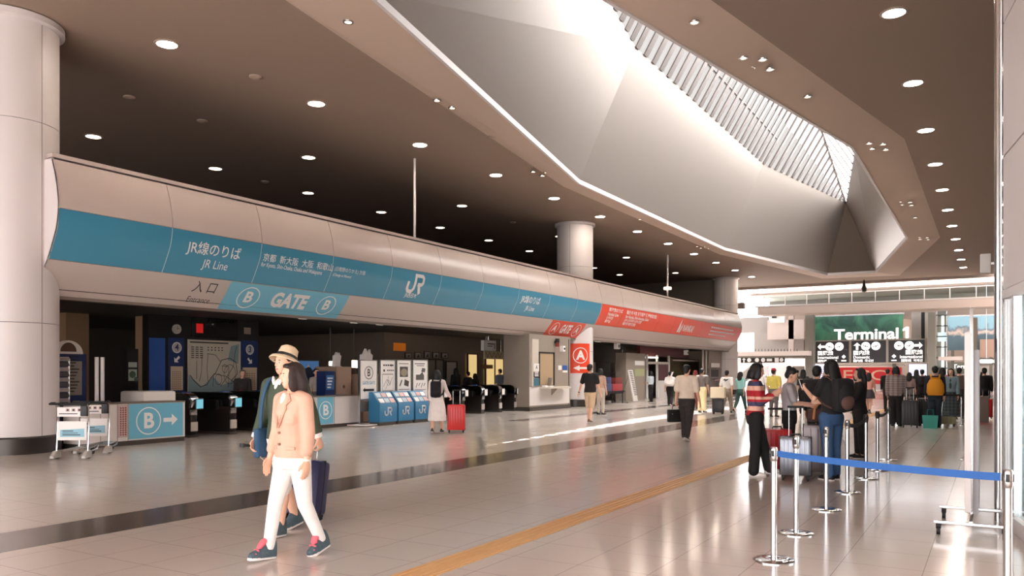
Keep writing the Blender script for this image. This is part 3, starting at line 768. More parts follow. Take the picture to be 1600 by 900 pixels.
tc = nt.nodes.new('ShaderNodeTexCoord'); sp = nt.nodes.new('ShaderNodeSeparateXYZ'); nz = nt.nodes.new('ShaderNodeTexNoise'); nz.inputs['Scale'].default_value = 1.4; nz.inputs['Detail'].default_value = 5
ad = nt.nodes.new('ShaderNodeMath'); ad.operation = 'MULTIPLY_ADD'; ad.inputs[1].default_value = 1.6; mr = nt.nodes.new('ShaderNodeMapRange'); mr.inputs['From Min'].default_value = .6; mr.inputs['From Max'].default_value = 4.3
cr = nt.nodes.new('ShaderNodeValToRGB')
cr.color_ramp.elements[0].color = lin((60, 78, 84)) + (1,); cr.color_ramp.elements[1].color = lin((120, 158, 172)) + (1,)
for ps, co in ((.38, (70, 90, 98)), (.46, (182, 160, 148)), (.55, (84, 100, 108)), (.62, (120, 152, 164))):
    e_ = cr.color_ramp.elements.new(ps); e_.color = lin(co) + (1,)
nt.links.new(tc.outputs['Object'], sp.inputs[0]); nt.links.new(tc.outputs['Object'], nz.inputs[0]); nt.links.new(nz.outputs['Fac'], ad.inputs[0]); nt.links.new(sp.outputs[2], ad.inputs[2]); nt.links.new(ad.outputs[0], mr.inputs['Value']); nt.links.new(mr.outputs[0], cr.inputs[0]); nt.links.new(cr.outputs[0], pb.inputs['Base Color']); nt.links.new(cr.outputs[0], pb.inputs['Emission Color']); pb.inputs['Emission Strength'].default_value = .45
MB().span((a, 0, 0), (b, .2, d)).build('picture', gm, b2); MB().span((a - .1, -.04, d), (b + .1, .25, d + .12)).build('frame', STEEL, b2)
for q in (.1, .9): MB().span((a + (b - a) * q - .12, .22, -b2.location.z), (a + (b - a) * q + .12, .45, d)).build('support', GREYG, b2)
S('trim_11', M('brown_hoarding', (172, 140, 122), .5), 77.5, 1531, 530, 1556, 558, .3)
S('trim_12', OFFW, 76, 1466, 557, 1504, 563, 3)
o = thing('hanging_sign', 'short black and white hanging sign beside the right-hand tall totem', 'sign', onY(1541, 569, 76.5)); a, b, c, d = onto(1529, 560, 1554, 569, 76.5, o)
MB().span((a, 0, 0), (b, .12, d)).build('panel', INK, o); f = Flat(); f.disc(a + .22, d / 2, .17, 14); f.rect((a + b) / 2 - .3, d * .15, (a + b) / 2 + .3, d * .85); f.disc(b - .25, d / 2, .17, 14); f.on('lettering', LITW, o, (0, 0, 0), XP, ZP, .006)
MB().cyl(((a + b) / 2, .06, d), ((a + b) / 2, .06, 8.82 - o.location.z), .03).build('hanger', STEEL, o)
o = thing('wall_sign', 'grey green sign board reading Terminal low at the right of the far hall', 'sign', onY(1500, 584, 82)); a, b, c, d = onto(1481, 566, 1530, 584, 82, o)
MB().span((a, 0, 0), (b, .15, d)).build('panel', M('sage_panel', (120, 124, 112), .5), o)
f = Flat().text('Terminal', a + .4, d * .62, d * .52, bold=.02); f.on('lettering', LITW, o, (0, 0, 0), XP, ZP, .01)
for i, (x, y, w, h) in enumerate(((1535, 580, 7, 8), (1545, 582, 8, 9), (1490, 590, 6, 8), (1410, 600, 8, 8), (1385, 602, 10, 8))):
    pass
# shop fronts in the depth of the terminal
for i, (x0, x1, c_) in enumerate(((1160, 1200, (190, 184, 180)), (1204, 1236, (222, 218, 214)), (1238, 1256, (120, 112, 104)), (1462, 1500, (150, 140, 130)), (1502, 1556, (196, 186, 178)))):
    S('trim_%d' % (13 + i), M('far_front_%d' % i, c_, .5), 84, x0, 572, x1, 608, .4)
# ramp-like escalator seen under the left canopy
es = thing('escalator', 'grey escalator rising to the right under the left canopy', 'escalator', onY(1160, 610, 74)); es.location.z = 0; es['kind'] = 'structure'
a = onY(1150, 594, 74); b = onY(1187, 566, 74)
for dy in (0, 1.1):
    MB().prism([(a.x - es.location.x, a.z - .5), (b.x - es.location.x, b.z - .5), (b.x - es.location.x, b.z + .25), (a.x - es.location.x, a.z + .25)], (0, dy, 0), XP, ZP, .12).build('balustrade', SHADEP, es)
MB().prism([(a.x - es.location.x, a.z - .6), (b.x - es.location.x, b.z - .6), (b.x - es.location.x, b.z - .45), (a.x - es.location.x, a.z - .45)], (0, .1, 0), XP, ZP, -1.0).build('step_band', DKSTEEL, es)
# cameras and lamps hanging in the gap
o = thing('security_camera', 'boxy grey camera hanging in the bright gap right of the far column', 'camera', onY(1158, 478, 65)); MB().box((0, 0, 0), (.55, .5, .5), 0, .04).build('housing', SHADEP, o); MB().cyl((0, 0, .2), (0, 0, 8.22 - o.location.z), .04).build('stem', STEEL, o)
o = thing('ceiling_sensor', 'small dark sensor on a short stem at the far edge of the ceiling', 'sensor', onY(1350, 451, 64)); MB().lathe((0, 0, 0), [(.0, -.28), (.16, -.22), (.2, 0), (.12, .2), (.05, .6)], 16).build('head', DKSTEEL, o); MB().cyl((0, 0, .5), (0, 0, 8.4 - o.location.z), .03).build('stem', DKSTEEL, o)
# ---------------------------------------------------------------- gate hall under the beam
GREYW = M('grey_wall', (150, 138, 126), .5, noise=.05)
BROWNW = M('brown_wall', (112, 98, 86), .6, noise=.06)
LGREY = M('light_grey_laminate', (222, 215, 211), .35)
KICK = M('dark_kick_plate', (84, 76, 70), .4, metal=.4)
TOPB = M('counter_top_brown', (124, 108, 96), .4)
NAVY = M('navy_panel', (24, 46, 96), .35)
MIDBLUE = M('bright_blue_panel', (40, 84, 160), .35)
TEAL = M('rack_blue', (44, 112, 152), .4)
PAPER = M('paper_white', (240, 236, 232), .6)
CREAM = M('cream_paper', (206, 186, 160), .6)
BEIGE = M('beige_panel', (168, 140, 120), .5)
def pX(x, x0, y0, x1, y1):
    """rectangle of the view on the plane X = x: (ya, yb, za, zb)"""
    xm = (x0 + x1) / 2
    return onX(x0, y0, x).y, onX(x1, y0, x).y, onX(xm, y1, x).z, onX(xm, y0, x).z
def wallbox(name, mat, x, x0, y0, x1, y1, depth=.2, parent=None, za=None, zb=None, **kw):
    a, b, c, d = pX(x, x0, y0, x1, y1)
    if za is not None: c = za
    if zb is not None: d = zb
    return MB().span((x - depth, a, c), (x, b, d)).build(name, mat, parent, **kw)
def SX(name, mat, x, x0, y0, x1, y1, depth=.2, **kw):
    o = wallbox(name, mat, x, x0, y0, x1, y1, depth, **kw); o['kind'] = 'structure'; return o
# back walls of the gate hall
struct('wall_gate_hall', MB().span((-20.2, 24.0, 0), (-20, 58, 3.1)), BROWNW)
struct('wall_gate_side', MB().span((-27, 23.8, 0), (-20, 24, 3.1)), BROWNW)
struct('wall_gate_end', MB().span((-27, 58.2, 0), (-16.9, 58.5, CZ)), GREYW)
struct('baseboard_gate', MB().span((-20, 24, 0), (-19.98, 58, .15)), KICK)

# ---- light grey counter with the B panel
def counter(y0, y1, x, h, label, name='gate_counter', top=True):
    t = thing(name, label, 'counter', (x, (y0 + y1) / 2, 0)); w = (y1 - y0) / 2
    MB().span((-.55, -w, .10), (0, w, h - .03)).build('body', LGREY, t)
    MB().span((-.55, -w, 0), (-.02, w, .10)).build('kick_plate', KICK, t)
    MB().span((-.57, -w, h - .03), (.02, w, h)).build('counter_top', TOPB, t)
    return t, w
t, w = counter(9.3, 11.76, -15.72, .91, 'light grey counter with a blue B arrow panel next to the big column')
def cpanel(t, name, mat, ya, yb, z0, z1, dy, dx=0):
    return MB().span((dx, ya - dy, z0), (dx + .012, yb - dy, z1)).build(name, mat, t)
cy = (9.3 + 11.76) / 2
cpanel(t, 'blue_panel', LBLUE, 10.38, 11.70, .13, .875, cy)
f = Flat(); f.ring(.46, .40, .30, .025).text('B', .46, .39, .46, bold=.03, align='CENTER').arrow(1.0, .40, .36, .26)
f.on('lettering', LETTER, t, (.012, 10.38 - cy, .10), YP, ZP, .003)
for q in (9.75, 10.12, 10.36): cpanel(t, 'seam', INK, q, q + .008, .1, .88, cy, -.009)
cpanel(t, 'notice_panel', M('pale_notice', (206, 192, 188), .5), 10.14, 10.34, .18, .86, cy)
f = Flat()
for i in range(3):
    for j in range(13): f.rect(.03 + i * .055, .22 + j * .047, .068 + i * .055, .22 + j * .047 + .034)
for q in (0, .19): f.rect(q, .19, q + .006, .85)
f.rect(0, .19, .196, .196); f.rect(0, .85, .196, .856)
f.on('lettering', M('dark_red_ink', (150, 70, 66), .5), t, (.012, 10.14 - cy, 0), YP, ZP, .003)
o = MB().box((0, 0, .53), (.9, .85, 1.12), 0, .06).build('gate_cabinet', M('white_cabinet', (240, 234, 226), .35)); o.location = (-17.0, 11.72, .03); tag(o, 'white rounded cabinet just behind the B arrow counter', 'cabinet')
t, w = counter(16.05, 17.75, -15.9, .90, 'grey and white counter with a small blue B panel behind the walking couple', 'gate_counter')
cy = 16.9
cpanel(t, 'blue_panel', LBLUE, 16.1, 16.72, .12, .87, cy)
f = Flat(); f.ring(.31, .42, .25, .022).text('B', .31, .41, .40, bold=.03, align='CENTER'); f.on('lettering', LETTER, t, (.012, 16.1 - cy, .08), YP, ZP, .003)
cpanel(t, 'seam', INK, 16.76, 16.77, .1, .87, cy, -.009)

# ---- ticket gates
GBODY = M('gate_body_dark', (38, 32, 29), .3)
GHOOD = M('gate_hood_black', (18, 17, 17), .18)
SCRB = M('gate_screen_blue', (120, 196, 214), .2, emit=(120, 196, 214), estr=.35)
SCRW = M('gate_screen_white', (228, 222, 214), .3, emit=(228, 222, 214), estr=.12)
def ticket_gate(y, x, label, group, scr=SCRB):
    t = thing('ticket_gate', label, 'ticket gate', (x, y, 0), group=group); t['label'] = label
    b = MB(); b.box((-.95, 0, .40), (1.86, .20, .72), 0, .03); b.build('body', GBODY, t)
    MB().box((-.95, 0, .03), (1.9, .24, .06), 0, .01).build('plinth', KICK, t)
    prof = [(-.02, .70), (.02, .80), (.02, .90), (-.06, 1.0), (-.22, 1.05), (-1.7, 1.05), (-1.88, .98), (-1.92, .86), (-1.86, .72)]
    m = MB(); m.prism([(px_, pz) for px_, pz in prof], (0, .15, 0), XP, ZP, .30); m.build('hood', GHOOD, t)
    m = MB(); arc = [(-.30, 1.052), (-.18, 1.045), (-.05, 1.0), (.022, .91), (.03, .82), (.0, .72)]
    m.strip([(a, 0, b_) for a, b_ in arc], YP, .20, .012); m.build('steel_nose', CHROME, t)
    MB().box((.01, -.03, .60), (.06, .18, .14), 0, .02).build('ticket_slot', STEEL, t)
    MB().box((.0, 0, .26), (.03, .19, .22), 0, .01).build('front_plate', M('gate_plate', (196, 188, 178), .35), t)
    s = MB().box((.055, .10, .80), (.03, .22, .26), 0, .012).build('display', M('display_casing', (60, 64, 66), .3), t)
    MB().box((.072, .10, .80), (.006, .19, .22)).build('screen', scr, s)
    MB().box((-.5, .16, 1.06), (.22, .12, .03), .0, .01).build('card_reader', MIDBLUE, t)
    MB().box((-.62, -.21, .74), (.55, .12, .22), 0, .02).build('flap', BLACK, t)
    MB().box((-.62, -.27, .74), (.58, .004, .25)).build('flap_edge', DKSTEEL, t)
    return t
ticket_gate(12.45, -16.3, 'dark ticket gate nearest the blue B arrow counter, with a small blue screen', None)
ticket_gate(13.6, -16.3, 'dark ticket gate with a small blue screen, second from the B arrow counter', None)
ticket_gate(14.8, -16.3, 'dark ticket gate half hidden by the man in the straw hat', None)
for y, l in ((23.0, 'dark ticket gate behind the woman with the black backpack'), (24.3, 'dark ticket gate right beside the red suitcase of the woman in white'), (25.6, 'dark ticket gate in the middle of the row before the ticket office'), (26.85, 'dark ticket gate next to last before the grey service window wall'), (28.0, 'dark ticket gate closest to the grey service window wall')):
    ticket_gate(y - .3, -16.45, l, None, SCRW)

# ---- information wall behind the B gates
X = -19.1
iw = thing('information_wall', 'dark information wall with a route map between navy boards numbered 4 and 3', 'information wall', (X, 15.2, 0))
def ib(name, mat, x0, y0, x1, y1, th, dx=0):
    a, b, c, d = pX(X, x0, y0, x1, y1); return MB().span((dx - .0, a - 15.2, c), (dx + th, b - 15.2, d)).build(name, mat, iw), (a - 15.2, b - 15.2, c, d)
a, b, c, d = pX(X, 232, 478, 404, 614)
MB().span((-.25, a - 15.2, 0), (0, b - 15.2, 3.1)).build('back_board', BLACK, iw)
ib('blue_panel', MIDBLUE, 233, 528, 257, 612, .03)
o, (a4, b4, c4, d4) = ib('number_board', NAVY, 263, 528, 287, 612, .03)
o, (a3, b3, c3, d3) = ib('number_board', NAVY, 376, 532, 402, 612, .03)
for (a, b, c, d), num, ang, nb in (((a4, b4, c4, d4), '4', -PI * .75, 1), ((a3, b3, c3, d3), '3', -PI * .25, 1)):
    cx = (a + b) / 2; h = d - c
    f = Flat(); f.ring(cx, c + h * .82, .15, .022).arrow(cx, c + h * .60, .22, .20, ang)
    f.on('lettering', PAPER, iw, (.03, 0, 0), YP, ZP, .004)
    f = Flat().disc(cx, c + h * .82, .145); f.on('number_disc', INK if num == '0' else M('pale_disc', (190, 186, 180), .5), iw, (.03, 0, 0), YP, ZP, .002)
    MB().span((.03, a + .05, c + .04), (.036, b - .05, c + h * .47)).build('timetable', CREAM, iw)
    f = Flat()
    for i in range(9):
        for j in range(5): f.rect(a + .09 + j * (b - a - .18) / 5, c + .09 + i * .055, a + .09 + (j + .7) * (b - a - .18) / 5, c + .11 + i * .055)
    f.on('lettering', M('brown_ink', (120, 92, 72), .6), iw, (.036, 0, 0), YP, ZP, .003)
    f = Flat().text(num, cx, c + h * .82, .24, bold=.02, align='CENTER'); f.on('lettering', NAVY, iw, (.03, 0, 0), YP, ZP, .008)
o, (a, b, c, d) = ib('route_map', M('map_paper', (196, 188, 172), .5), 293, 532, 375, 612, .03)
w_, h_ = b - a, d - c
f = Flat().poly([(a, c), (b, c), (b, c + h_ * .28), (a + w_ * .62, c + h_ * .12), (a + w_ * .45, c + h_ * .3), (a + w_ * .25, c + h_ * .10), (a, c + h_ * .34)])
f.poly([(a + w_ * .74, c + h_ * .62), (a + w_ * .95, c + h_ * .55), (a + w_ * .97, c + h_ * .95), (a + w_ * .80, c + h_ * .9)])
f.on('map_water', M('map_water', (132, 156, 160), .5), iw, (.03, 0, 0), YP, ZP, .002)
f = Flat(); f.rect(a + .05, d - .09, a + w_ * .75, d - .05)
def curve(pts, wd=.016): f.line([(a + w_ * x, c + h_ * y) for x, y in pts], wd)
curve([(.03, .33), (.10, .22), (.22, .10), (.34, .14), (.42, .28), (.5, .36), (.62, .62), (.78, .66), (.9, .58), (.93, .35), (.8, .2)], .022)
curve([(.25, .72), (.24, .4), (.2, .2)]); curve([(.36, .74), (.34, .45), (.36, .2)]); curve([(.34, .74), (.5, .72), (.6, .58)]); curve([(.15, .6), (.15, .25)])
for q, r in (((.56, .24), .09), ((.78, .34), .16), ((.68, .45), .07)):
    f.ring(a + w_ * q[0], c + h_ * q[1], r * w_, .016, 24, e=.75)
curve([(.45, .1), (.47, .35), (.7, .3), (.95, .12)]); curve([(.6, .1), (.7, .25), (.85, .5), (.88, .75), (.92, .9)]); curve([(.75, .08), (.76, .5), (.62, .5)])
for i in range(6):
    for j in range(3): f.rect(a + w_ * (.05 + .08 * j), c + h_ * (.65 + .04 * i), a + w_ * (.105 + .08 * j), c + h_ * (.668 + .04 * i))
for i in range(10): f.rect(a + w_ * (.35 + .022 * (i % 5) * 3), c + h_ * (.8 + .05 * (i // 5)), a + w_ * (.38 + .022 * (i % 5) * 3), c + h_ * (.82 + .05 * (i // 5)))
f.on('map_line', M('map_ink', (58, 56, 54), .6), iw, (.03, 0, 0), YP, ZP, .004)
MB().cyl((0, (a4 + b4) / 2, d4 + .24), (.05, (a4 + b4) / 2, d4 + .24), .13, n=28).build('clock_face', M('clock_pale', (176, 168, 158), .4), iw)
f = Flat().line([(0, 0), (.0, .09)], .014).line([(0, 0), (.06, .02)], .014); f.on('clock_hands', INK, iw, (.05, (a4 + b4) / 2, d4 + .24), YP, ZP, .004)
o, (a, b, c, d) = ib('departure_board', M('board_black', (10, 9, 9), .25), 298, 494, 369, 528, .06)
f = Flat()
for i in range(13): f.rect(a + w_ * .25 + i * .085, d - .165, a + w_ * .25 + i * .085 + .066, d - .095)
for i in range(4): f.rect(a + w_ * .25 + i * .07, d - .26, a + w_ * .25 + i * .07 + .055, d - .21); f.on('lettering', PAPER, iw, (.06, 0, 0), YP, ZP, .004)
f = Flat(); f.rect(a + .13, c + .12, a + .36, c + .38); f.on('red_display', M('led_red', (150, 24, 24), .4, emit=(170, 24, 24), estr=.5), iw, (.06, 0, 0), YP, ZP, .003)
ib('small_notice', M('dim_notice', (150, 132, 120), .5), 381, 512, 391, 522, .02)
# ---- clutter left of the information wall
o = SX('trim_20', M('tan_pillar', (128, 100, 74), .5), -20.5, 103, 474, 139, 640, .9, za=0, zb=3.1)
o = SX('trim_21', M('tan_pillar_2', (140, 112, 88), .5), -20, 222, 494, 233, 640, .3, za=0, zb=3.1)
vm = thing('ticket_machine', 'blue ticket machine with a round topped sign behind the luggage trolleys', 'ticket machine', (-17.4, 0, 0))
a, b, c, d = pX(-17.4, 85, 553, 135, 628)
vm.location.y = (a + b) / 2; h = (b - a) / 2
MB().span((-.6, -h, 0), (0, h, d)).build('body', NAVY, vm)
MB().span((0, -h * .2, 1.05), (.02, h * .68, d - .16)).build('poster', M('dim_poster', (150, 142, 134), .5), vm)
f = Flat()
for i in range(12): f.rect(-h * .12, 1.12 + i * .07, h * (.2 + .1 * (i % 4)), 1.145 + i * .07)
f.on('lettering', INK, vm, (.02, 0, 0), YP, ZP, .003)
m = MB(); R_ = .33; m.prism([(math.cos(PI * k / 20) * R_, math.sin(PI * k / 20) * R_ * .9) for k in range(21)], (-.06, -.05, d), YP, ZP, .06); m.build('round_sign', PAPER, vm)
f = Flat().poly([(math.cos(PI * k / 14) * .18, .05 + math.sin(PI * k / 14) * .2) for k in range(15)]); f.on('sign_mark', M('brown_mark', (90, 66, 52), .5), vm, (0, -.05, d), YP, ZP, .004)
rk = thing('leaflet_rack', 'chrome framed rack of dark leaflets standing by the blue ticket machine', 'rack', (-16.6, 0, 0))
a, b, c, d = pX(-16.6, 86, 560, 108, 690); rk.location.y = (a + b) / 2; h = (b - a) / 2
for q in (-h, h): MB().cyl((0, q, 0), (0, q, d), .02).build('post', CHROME, rk)
MB().span((-.02, -h, d - .03), (.02, h, d)).build('top_bar', CHROME, rk); MB().span((-.15, -h - .02, 0), (.15, h + .02, .03)).build('foot', DKSTEEL, rk)
for i in range(11): MB().box((0, 0, .75 + i * .108), (.04, h * 1.85, .085), 0, 0, Matrix.Rotation(-.25, 4, 'Y')).build('leaflet_tray', M('rack_dark', (60, 56, 58), .5) if i % 2 else M('rack_pale', (150, 142, 142), .5), rk)
for q, l in ((151, 'left of the two tall glossy white posts rising behind the counter'), (160, 'right of the two tall glossy white posts rising behind the counter')):
    a, b, c, d = pX(-16.45, q - 3.5, 558, q + 3.5, 690); o = MB().cyl((0, 0, 0), (0, 0, d), (b - a) / 2 * .8, n=20).build('gate_post', WHITE); o.location = (-16.45, (a + b) / 2, 0); tag(o, l, 'post')
o = wallbox('blue_banner', BLUE, -16.15, 80, 509, 86, 617, .03); tag(o, 'thin blue vertical banner at the edge of the big column', 'banner')
t = thing('notice_board', 'dark board with two small white notices between the white posts and the blue panel', 'notice board', (-18.6, 0, 0)); a, b, c, d = pX(-18.6, 199, 545, 216, 620)
t.location.y = (a + b) / 2; MB().span((-.1, a - t.location.y, 0), (0, b - t.location.y, d)).build('board', BLACK, t)
for (y0, y1) in ((566, 574), (577, 595)):
    a2, b2, c2, d2 = pX(-18.6, 200.5, y0, 213.5, y1); MB().span((0, a2 - t.location.y, c2), (.012, b2 - t.location.y, d2)).build('notice', M('grey_notice', (170, 176, 168), .5), t)
f = Flat(); f.disc(-.02, 1.5, .09, 12); f.disc(.08, 1.38, .06, 12); f.on('notice_picture', M('dim_green', (70, 96, 80), .5), t, (.012, 0, 0), YP, ZP, .004)
o = MB().box((0, 0, .42), (.6, .5, .84), 0, .05).build('floor_machine', GBODY); o.location = (-18.0, 10.4, 0); tag(o, 'low dark machine in the shade behind the light grey counter', 'machine')
o = thing('desk', 'dark desk with a thin steel rail in the shade behind the grey counter', 'desk', (-18.4, 9.6, 0)); MB().box((0, 0, 1.02), (.6, 1.6, .05), 0, .01).build('desk_top', DKSTEEL, o)
for q in (-.7, .7): MB().box((0, q, .5), (.5, .05, 1.0)).build('leg', DKSTEEL, o)
MB().tube([(.2, -.75, 1.05), (.2, -.75, 1.3), (.2, .75, 1.3), (.2, .75, 1.05)], .015).build('rail', CHROME, o)

# ---- screen, kiosk and booth behind the second B panel
t = thing('advertising_screen', 'dark framed landscape screen showing a mountain behind the couple', 'screen', (-18.7, 0, 0)); a, b, c, d = pX(-18.7, 462, 562, 499, 600); t.location.y = (a + b) / 2; h = (b - a) / 2
MB().span((-.12, -h, c), (0, h, d)).build('casing', BLACK, t); MB().span((-.1, -.1, 0), (-.03, .1, c)).build('stand', BLACK, t); MB().span((-.3, -.4, 0), (.2, .4, .03)).build('foot', BLACK, t)
MB().span((0, -h + .04, c + .04), (.006, h - .04, d - .04)).build('screen', M('screen_sky', (70, 112, 160), .2, emit=(70, 112, 160), estr=.3), t)
f = Flat().poly([(-h + .05, c + .05), (h - .05, c + .05), (h - .05, c + .32), (.22, c + .42), (.02, c + .62), (-.2, c + .40), (-h + .05, c + .34)]); f.on('mountain', M('mountain_dark', (44, 58, 78), .4), t, (.006, 0, 0), YP, ZP, .003)
f = Flat().poly([(-.1, c + .5), (.02, c + .62), (.12, c + .52), (.02, c + .55)]); f.on('snow_cap', PAPER, t, (.006, 0, 0), YP, ZP, .006)
t = thing('kiosk', 'slim blue kiosk behind the small blue B panel', 'kiosk', (-16.9, 0, 0)); a, b, c, d = pX(-16.9, 508, 580, 523, 640); t.location.y = (a + b) / 2; h = (b - a) / 2
MB().span((-.35, -h, 0), (0, h, d)).build('body', NAVY, t); MB().span((0, -h * .8, d - .55), (.01, h * .8, d - .12)).build('panel', M('kiosk_blue', (60, 110, 160), .4), t)
f = Flat()
for i in range(4): f.rect(-h * .6, d - .5 + i * .09, h * (.1 + .15 * i), d - .46 + i * .09)
f.on('lettering', PAPER, t, (.01, 0, 0), YP, ZP, .003)
t = thing('ticket_booth', 'beige panelled booth with a brown mark beside the white B signboard', 'booth', (-17.3, 0, 0)); a, b, c, d = pX(-17.3, 525, 573, 549, 640); t.location.y = (a + b) / 2; h = (b - a) / 2
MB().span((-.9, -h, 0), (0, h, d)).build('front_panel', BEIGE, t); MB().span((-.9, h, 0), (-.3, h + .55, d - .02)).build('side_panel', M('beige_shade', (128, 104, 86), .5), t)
f = Flat().disc(0, d - .62, .06, 6); f.on('mark', M('brown_mark', (90, 66, 52), .5), t, (0, 0, 0), YP, ZP, .004)
def cut_flame(y, x, z, h, label):
    o = thing('display_cutout', label, 'display', (x, y, z))
    P = [(-.24, 0), (.22, 0), (.24, .3), (.30, .55), (.2, .60), (.18, .72), (.06, .62), (.0, .74), (-.1, .58), (-.2, .56), (-.22, .3)]
    MB().prism([(a_ * h, b_ * h) for a_, b_ in P], (-.05, 0, 0), YP, ZP, .08).build('cut_board', PAPER, o)
    MB().span((-.12, -.2 * h, 0), (.1, .2 * h, .03)).build('foot', LGREY, o)
cut_flame(t.location.y, -17.6, d, .62, 'ragged pale cut-out display standing on the beige booth')
a2 = pX(-17.2, 560, 548, 582, 640)
o = MB().box((0, 0, 0.75), (.5, .8, 1.5), 0, .02).build('side_cabinet', BEIGE); o.location = (-17.2, (a2[0] + a2[1]) / 2, 0); tag(o, 'beige cabinet hidden behind the white B signboard', 'cabinet')
cut_flame((a2[0] + a2[1]) / 2, -17.2, 1.5, 1.1, 'ragged pale cut-out display peeping over the white B signboard')
for px, py, l in ((517, 568, 'left of the two small bright lamps in the dark behind the booth'), (554, 569, 'right and larger of the two small bright lamps in the dark behind the booth')):
    p = onX(px, py, -19.5); o = thing('wall_lamp', l, 'lamp', p); s_ = .12 if px < 530 else .2
    MB().box((0, 0, 0), (.06, s_ * 1.3, s_ * 1.4), 0, .02).build('shade', M('lit_window', (250, 240, 224), .4, emit=(255, 240, 220), estr=1.6), o); MB().cyl((-.03, 0, 0), (-.03, 0, 3.1 - p.z), .02).build('hanger', DKSTEEL, o)

# ---- signboards and blue leaflet racks
BX = -15.62
def signboard(px0, px1, py0, py1, label, art, legs=True):
    a, b, c, d = pX(BX, px0, py0, px1, py1)
    t = thing('signboard', label, 'signboard', (BX, (a + b) / 2, 0)); h = (b - a) / 2
    MB().span((-.05, -h, c), (0, h, d)).build('board', PAPER, t)
    fr = MB(); 
    for q in (-h, h): fr.span((-.06, q - .018, .0 if legs else c), (.008, q + .018, d + .01))
    fr.span((-.06, -h, d - .01), (.008, h, d + .015)); fr.span((-.06, -h, c - .015), (.008, h, c + .015))
    fr.build('frame', STEEL, t)
    for q in (-h, h): MB().span((-.22, q - .03, 0), (.02, q + .03, .03)).build('foot', STEEL, t)
    for nm, mat, f in art(h, c, d): f.on(nm, mat, t, (0, 0, 0), YP, ZP, .005 if nm != 'lettering' else .008)
    return t, h, c, d
BI = M('blue_ink', (110, 160, 186), .5); PI_ = M('mauve_ink', (150, 120, 140), .5)
def art1(h, c, d):
    H = d - c; f = Flat(); f.ring(0, c + H * .68, .19, .02).text('B', 0, c + H * .675, .30, bold=.015, align='CENTER', sx=.8); f.rect(-h * .55, c + H * .21, h * .62, c + H * .27); f.poly([(-h * .7, c + H * .24), (-h * .45, c + H * .30), (-h * .45, c + H * .18)])
    g = Flat().text('GATE', -h * .38, c + H * .42, .13, bold=.01, align='CENTER', sx=.8); g.text('GATE', h * .42, c + H * .42, .13, bold=.01, align='CENTER', sx=.8)
    return [('lettering', INK, f), ('lettering', BI, g)]
def art2(h, c, d):
    H = d - c; f = Flat()
    for i in range(5): f.rect(-h * .62 + i * .1, c + H * .85, -h * .62 + i * .1 + .075, c + H * .89)
    for i in range(4): f.rect(-h * .1 + i * .085, c + H * .72, -h * .1 + i * .085 + .06, c + H * .75)
    f.poly([(h * .4, c + H * .84), (h * .55, c + H * .84), (h * .5, c + H * .92)]); f.rect(-h * .6, c + H * .70, -h * .4, c + H * .76)
    g = Flat()
    for x0, y0, x1, y1 in ((-.75, .18, .75, .20), (-.75, .62, .75, .64), (-.75, .18, -.71, .64), (.71, .18, .75, .64)): g.rect(h * x0, c + H * y0, h * x1, c + H * y1)
    g.line([(-h * .6, c + H * .3), (-h * .1, c + H * .5), (h * .3, c + H * .35), (h * .6, c + H * .55)], .015); g.line([(-h * .3, c + H * .24), (h * .1, c + H * .42), (h * .05, c + H * .58)], .012); g.ring(h * .1, c + H * .4, .08, .012)
    return [('lettering', INK, f), ('map_line', M('grey_ink', (120, 112, 110), .5), g)]
def art3(h, c, d):
    H = d - c; f = Flat()
    for i in range(8): f.rect(-h * .7 + i * h * .17, c + H * .90, -h * .7 + i * h * .17 + h * .12, c + H * .925)
    g = Flat().rect(-h * .6, c + H * .56, h * .55, c + H * .83).poly([(h * .0, c + H * .34), (h * .62, c + H * .30), (h * .72, c + H * .44), (h * .1, c + H * .5)]).line([(-h * .6, c + H * .32), (-h * .3, c + H * .48)], .05)
    e = Flat().disc(0, c + H * .68, .12, 16, 1.4); k = Flat().rect(-h * .75, c + H * .22, h * .75, c + H * .24).rect(-h * .75, c + H * .15, h * .4, c + H * .165).rect(-h * .75, c + H * .10, h * .6, c + H * .115)
    return [('picture', M('photo_dark', (70, 66, 62), .5), g), ('lettering', M('photo_mid', (150, 140, 120), .5), e), ('lettering', INK, f), ('lettering', PI_, k)]
def art4(h, c, d):
    H = d - c; f = Flat().rect(-h * .8, c + H * .90, h * .6, c + H * .92).rect(-h * .5, c + H * .85, h * .5, c + H * .865)
    g = Flat().rect(-h * .6, c + H * .48, h * .5, c + H * .62).poly([(-h * .1, c + H * .62), (h * .4, c + H * .62), (h * .3, c + H * .7)]).poly([(h * .1, c + H * .70), (h * .6, c + H * .68), (h * .7, c + H * .78), (h * .25, c + H * .80)])
    for i in range(4): g.line([(-h * .6 + i * h * .35, c + H * (.28 + .04 * (i % 2))), (-h * .4 + i * h * .35, c + H * .40)], .03)
    k = Flat().rect(-h * .75, c + H * .22, h * .75, c + H * .235).rect(-h * .6, c + H * .13, h * .6, c + H * .145)
    return [('picture', M('photo_grey', (90, 88, 86), .5), g), ('lettering', INK, f), ('lettering', PI_, k)]
t, h, c, d = signboard(562.5, 589, 563, 624, 'white signboard with a circled B and a black arrow on a wide flat base', art1, True)
MB().prism([(-.22, -.62), (.36, -.50), (.36, .27), (-.22, .27)], (-.05, 0, 0.02), XP, YP, .03).build('base_plate', LGREY, t)
MB().span((-.05, -h * .9, c - .35), (-.02, h * .9, c - .05)).build('lower_rack', M('dark_mesh', (92, 86, 82), .5), t)
signboard(594, 617, 563, 622, 'white signboard with a framed line map, second of the row of four', art2)
signboard(620, 642, 563, 622, 'white signboard with a dark photo of a train, third of the row of four', art3)
